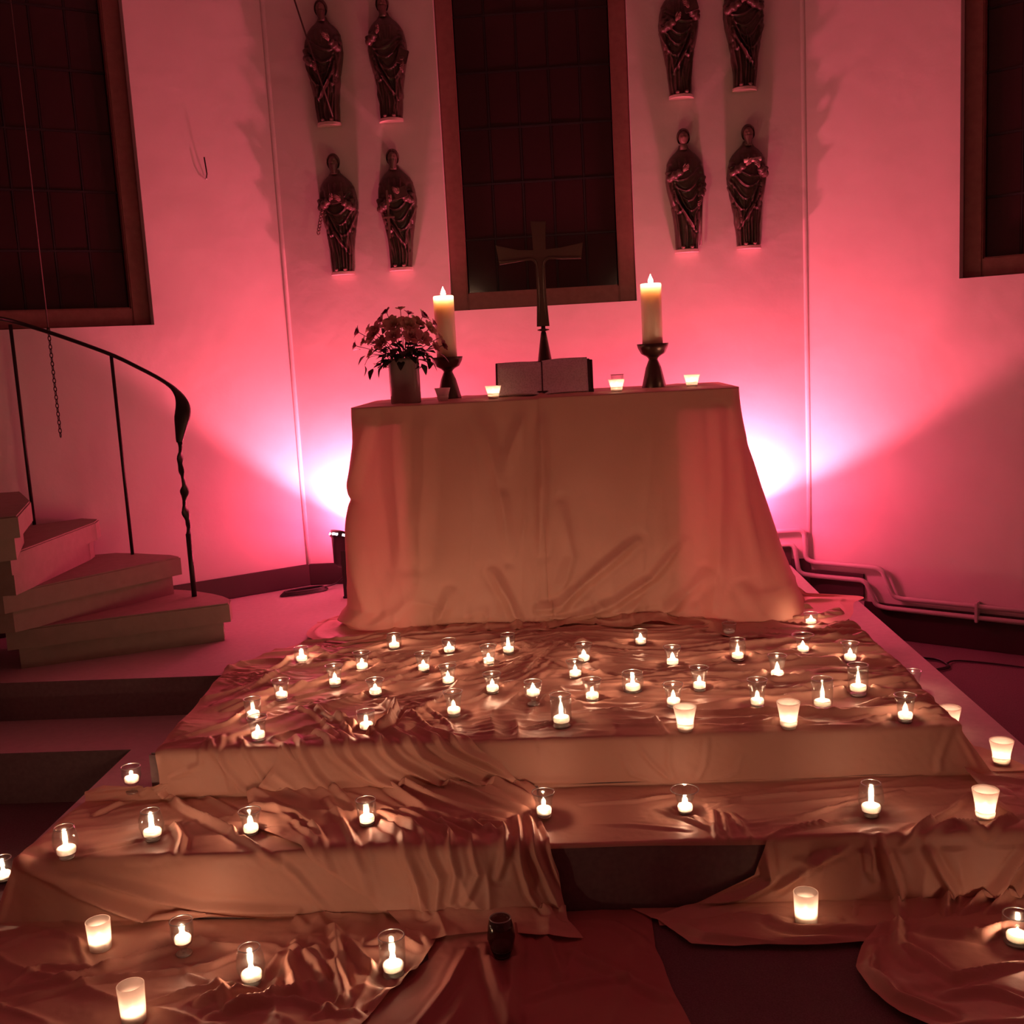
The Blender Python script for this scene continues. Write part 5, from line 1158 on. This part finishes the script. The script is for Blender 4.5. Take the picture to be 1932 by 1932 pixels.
for s in (-1, 1):
    inl.append(tube_data(smooth_path([Vector((s * .190, -.013, .624)), Vector((s * .10, -.013, .627)), Vector((s * .045, -.013, .632)), Vector((s * .020, -.013, .618)), Vector((s * .012, -.013, .58)), Vector((s * .011, -.013, .45)), Vector((s * .016, -.013, .33))], 5), .0022, 6))
link('raised_edge', mesh('raised_edge', *join_data(inl)), 'bronze', cr)
link('neck', lathe('neck', [(.0001, .285), (.012, .285), (.010, .292), (.028, .296), (.028, .301), (.010, .304), (.010, .316)], 20), 'bronze', cr)
link('foot', lathe('foot', [(.0001, 0), (.062, 0), (.062, .008), (.045, .08), (.034, .15), (.020, .24), (.012, .287)], 24), 'bronze', cr)

# open book on a low stand
bk = empty('open_book', (-.022, 5.00, ZA - .004)); tag(bk, 'large open book leaning on a low stand in the altar centre', 'book')
th = math.radians(62)
def page_half(s, w_, h_):
    n_, m_ = 18, 4; V = []
    for side in (0, 1):
        for i in range(n_):
            u = i / (n_ - 1); x = s * u * w_; bul = .020 * math.sin(min(1, u * 1.6) * PI / 2) * (1 - .35 * u)
            for k in range(m_):
                v = k / (m_ - 1) * h_; off = bul if side == 0 else 0
                V.append((x, v * math.cos(th) - off * math.sin(th), .004 + v * math.sin(th) + off * math.cos(th)))
    fs = []
    for side in (0, 1):
        o = side * n_ * m_
        for i in range(n_ - 1):
            for k in range(m_ - 1):
                q = (o + i * m_ + k, o + (i + 1) * m_ + k, o + (i + 1) * m_ + k + 1, o + i * m_ + k + 1); fs.append(q if side == 0 else q[::-1])
    o = n_ * m_
    for i in range(n_ - 1):
        for k in (0, m_ - 1): fs.append((i * m_ + k, (i + 1) * m_ + k, o + (i + 1) * m_ + k, o + i * m_ + k))
    for k in range(m_ - 1):
        fs.append(((n_ - 1) * m_ + k, (n_ - 1) * m_ + k + 1, o + (n_ - 1) * m_ + k + 1, o + (n_ - 1) * m_ + k))
    return mesh('page_block', V, fs)
link('page_block', page_half(-1, .205, .165), 'page', bk); link('page_block', page_half(1, .210, .172), 'page', bk)
bm = bmesh.new(); rt = Matrix.Rotation(th, 4, 'X')
bx(bm, -.215, .222, 0, .177, -.008, -.001, rt, .002); link('cover', from_bm('cover', bm), 'cover', bk)
bm = bmesh.new(); bx(bm, -.20, .235, .0, .012, 0, .02, None, .002); bx(bm, .12, .235, .085, .10, 0, .15, None, .002); bx(bm, -.20, -.1, .085, .10, 0, .15, None, .002)
link('stand', from_bm('stand', bm), 'cover', bk)
bm = bmesh.new(); bx(bm, -.003, .003, 0, .17, -.001, .004, rt); link('ribbon', from_bm('ribbon', bm), 'cover', bk)

# vase and bouquet
tag(link('vase', lathe('vase', [(.0001, 0), (.066, 0), (.069, .004), (.070, .10), (.070, .19), (.0685, .205), (.064, .205), (.064, .10), (.0001, .012)], 36, -.646, 4.95, ZA - .006), 'vase'), 'plain grey ceramic cylinder vase at the altar top left', 'vase')
bq = empty('rose_bouquet', (-.646, 4.95, ZA + .18)); tag(bq, 'bouquet of pink and cream roses with dark leaves in the grey vase', 'flowers')
def petal_data(rad, hgt, ang, open_, w_=1.0):
    vs, fs = [], []
    for i in range(5):
        t = i / 4
        for k in range(5):
            u = k / 4 - .5; wd = w_ * math.sin(PI * min(.93, t * .8 + .2)) ** .6
            a = ang + u * wd * 1.5; rr = rad * (.25 + .75 * t ** .8) + open_ * t * t * rad * (1 - abs(u) * .4)
            z = hgt * (t - .28 * open_ * t ** 3) - .12 * hgt * abs(u) * t
            vs.append((rr * math.cos(a), rr * math.sin(a), z))
    for i in range(4):
        for k in range(4): fs.append((i * 5 + k, i * 5 + k + 1, (i + 1) * 5 + k + 1, (i + 1) * 5 + k))
    return vs, fs
def bloom_mesh(nm, m):
    parts = []
    for ring_, (rad, hg, op, n_) in enumerate(((.006, .020, 0, 3), (.011, .023, .1, 4), (.017, .024, .35, 5), (.023, .022, .8, 6))):
        for k in range(n_): parts.append(petal_data(rad, hg, 2 * PI * k / n_ + ring_ * .6 + random.uniform(-.1, .1), op))
    me = mesh(nm, *join_data(parts)); me.materials.append(M[m]); return me
BL = [bloom_mesh('bloom', 'petal1'), bloom_mesh('bloom', 'petal2'), bloom_mesh('bloom', 'petal3')]
def leaf_data(L, W_):
    vs, fs = [], []; n_ = 7
    for i in range(n_):
        t = i / (n_ - 1); wv_ = W_ * math.sin(PI * t ** .8) * (1 + .12 * math.sin(t * 25))
        for k in (-1, 0, 1): vs.append((L * t, k * wv_, -.25 * L * t * t + abs(k) * wv_ * .35))
    for i in range(n_ - 1):
        for k in range(2): fs.append((i * 3 + k, i * 3 + k + 1, (i + 1) * 3 + k + 1, (i + 1) * 3 + k))
    return vs, fs
leaf_me = mesh('leaf', *leaf_data(.052, .014)); leaf_me.materials.append(M['leaf'])
sepal_me = mesh('bud', *join_data([ellipsoid_data((0, 0, .008), (.008, .008, .012), 10, 7)] + [([Vector(v) for v in petal_data(.012, .018, a, .9, .5)[0]], petal_data(.012, .018, a, .9, .5)[1]) for a in (0, 1.3, 2.5, 3.8, 5)])); sepal_me.materials.append(M['petal3'])
heads = [(-.02, -.09, .115, 0), (.055, -.085, .11, 0), (-.075, -.08, .085, 0), (.10, -.06, .095, 0), (.02, -.04, .165, 0), (-.045, -.02, .17, 1), (.07, .0, .17, 1), (.125, -.01, .14, 1),
         (-.12, -.05, .115, 1), (-.165, -.03, .10, 1), (-.09, .03, .19, 2), (.03, .05, .215, 2), (.095, .04, .20, 2), (-.195, .0, .145, 2), (.165, .02, .10, 1), (.185, -.02, .065, 2), (-.15, .03, .155, 1),
         (-.06, .0, .225, 2), (.0, .02, .235, 1), (.14, .05, .165, 2), (-.21, -.01, .085, 2), (-.02, -.06, .16, 1), (.045, -.06, .155, 1), (-.10, -.06, .14, 0), (.15, -.04, .06, 0), (-.135, -.03, .045, 1)]
stems = []
for (x, y, z, k) in heads:
    base_ = Vector((x * .12, y * .12, -.10)); tip = Vector((x, y, z))
    stems.append(tube_data(smooth_path([base_, Vector((x * .35, y * .35, z * .35)), tip], 4), .0016, 5))
    small = abs(x) > .13 or z > .2
    o = link('bloom', BL[k], None, bq); o.location = tip; sc = random.uniform(.65, .85) if small else random.uniform(.95, 1.2); o.scale = (sc, sc, sc)
    dr = Vector((x * 1.3, y * 1.3 - .05, .10)).normalized(); o.rotation_euler = dr.to_track_quat('Z', 'Y').to_euler()
    for _ in range(3):
        t = random.uniform(.45, .92); lp = base_.lerp(tip, t)
        o = link('leaf', leaf_me, None, bq); o.location = lp; sc = random.uniform(.7, 1.15); o.scale = (sc, sc, sc)
        o.rotation_euler = (random.uniform(-.6, .6), random.uniform(-.5, .5), random.uniform(0, 2 * PI))
for x, y, z, rz, ry in ((-.135, -.03, -.02, 2.6, .9), (-.09, -.05, -.01, 3.6, 1.0), (.09, -.06, -.01, 5.6, .9), (.125, -.03, .0, .1, .8), (-.17, .0, .04, 3.0, .6), (.17, -.01, .03, .0, .6)) + tuple((.07 * math.cos(a), .06 * math.sin(a), random.uniform(.0, .07), a, random.uniform(-.2, .6)) for a in [2 * PI * k / 40 for k in range(40)]):
    o = link('leaf', leaf_me, None, bq); o.location = (x, y, z); o.rotation_euler = (0, ry, rz); o.scale = (1.1, 1.25, 1.1)
o = link('leaf', leaf_me, None, bq); o.location = (-.175, -.02, -.005); o.rotation_euler = (0, 1.45, 0); o.scale = (.95, 1.2, 1)
stems.append(tube_data(smooth_path([Vector((-.02, 0, -.05)), Vector((-.09, -.01, .03)), Vector((-.15, -.02, .03)), Vector((-.175, -.02, -.004))], 4), .0012, 5))
link('stems', mesh('stems', *join_data(stems)), 'leaf', bq)
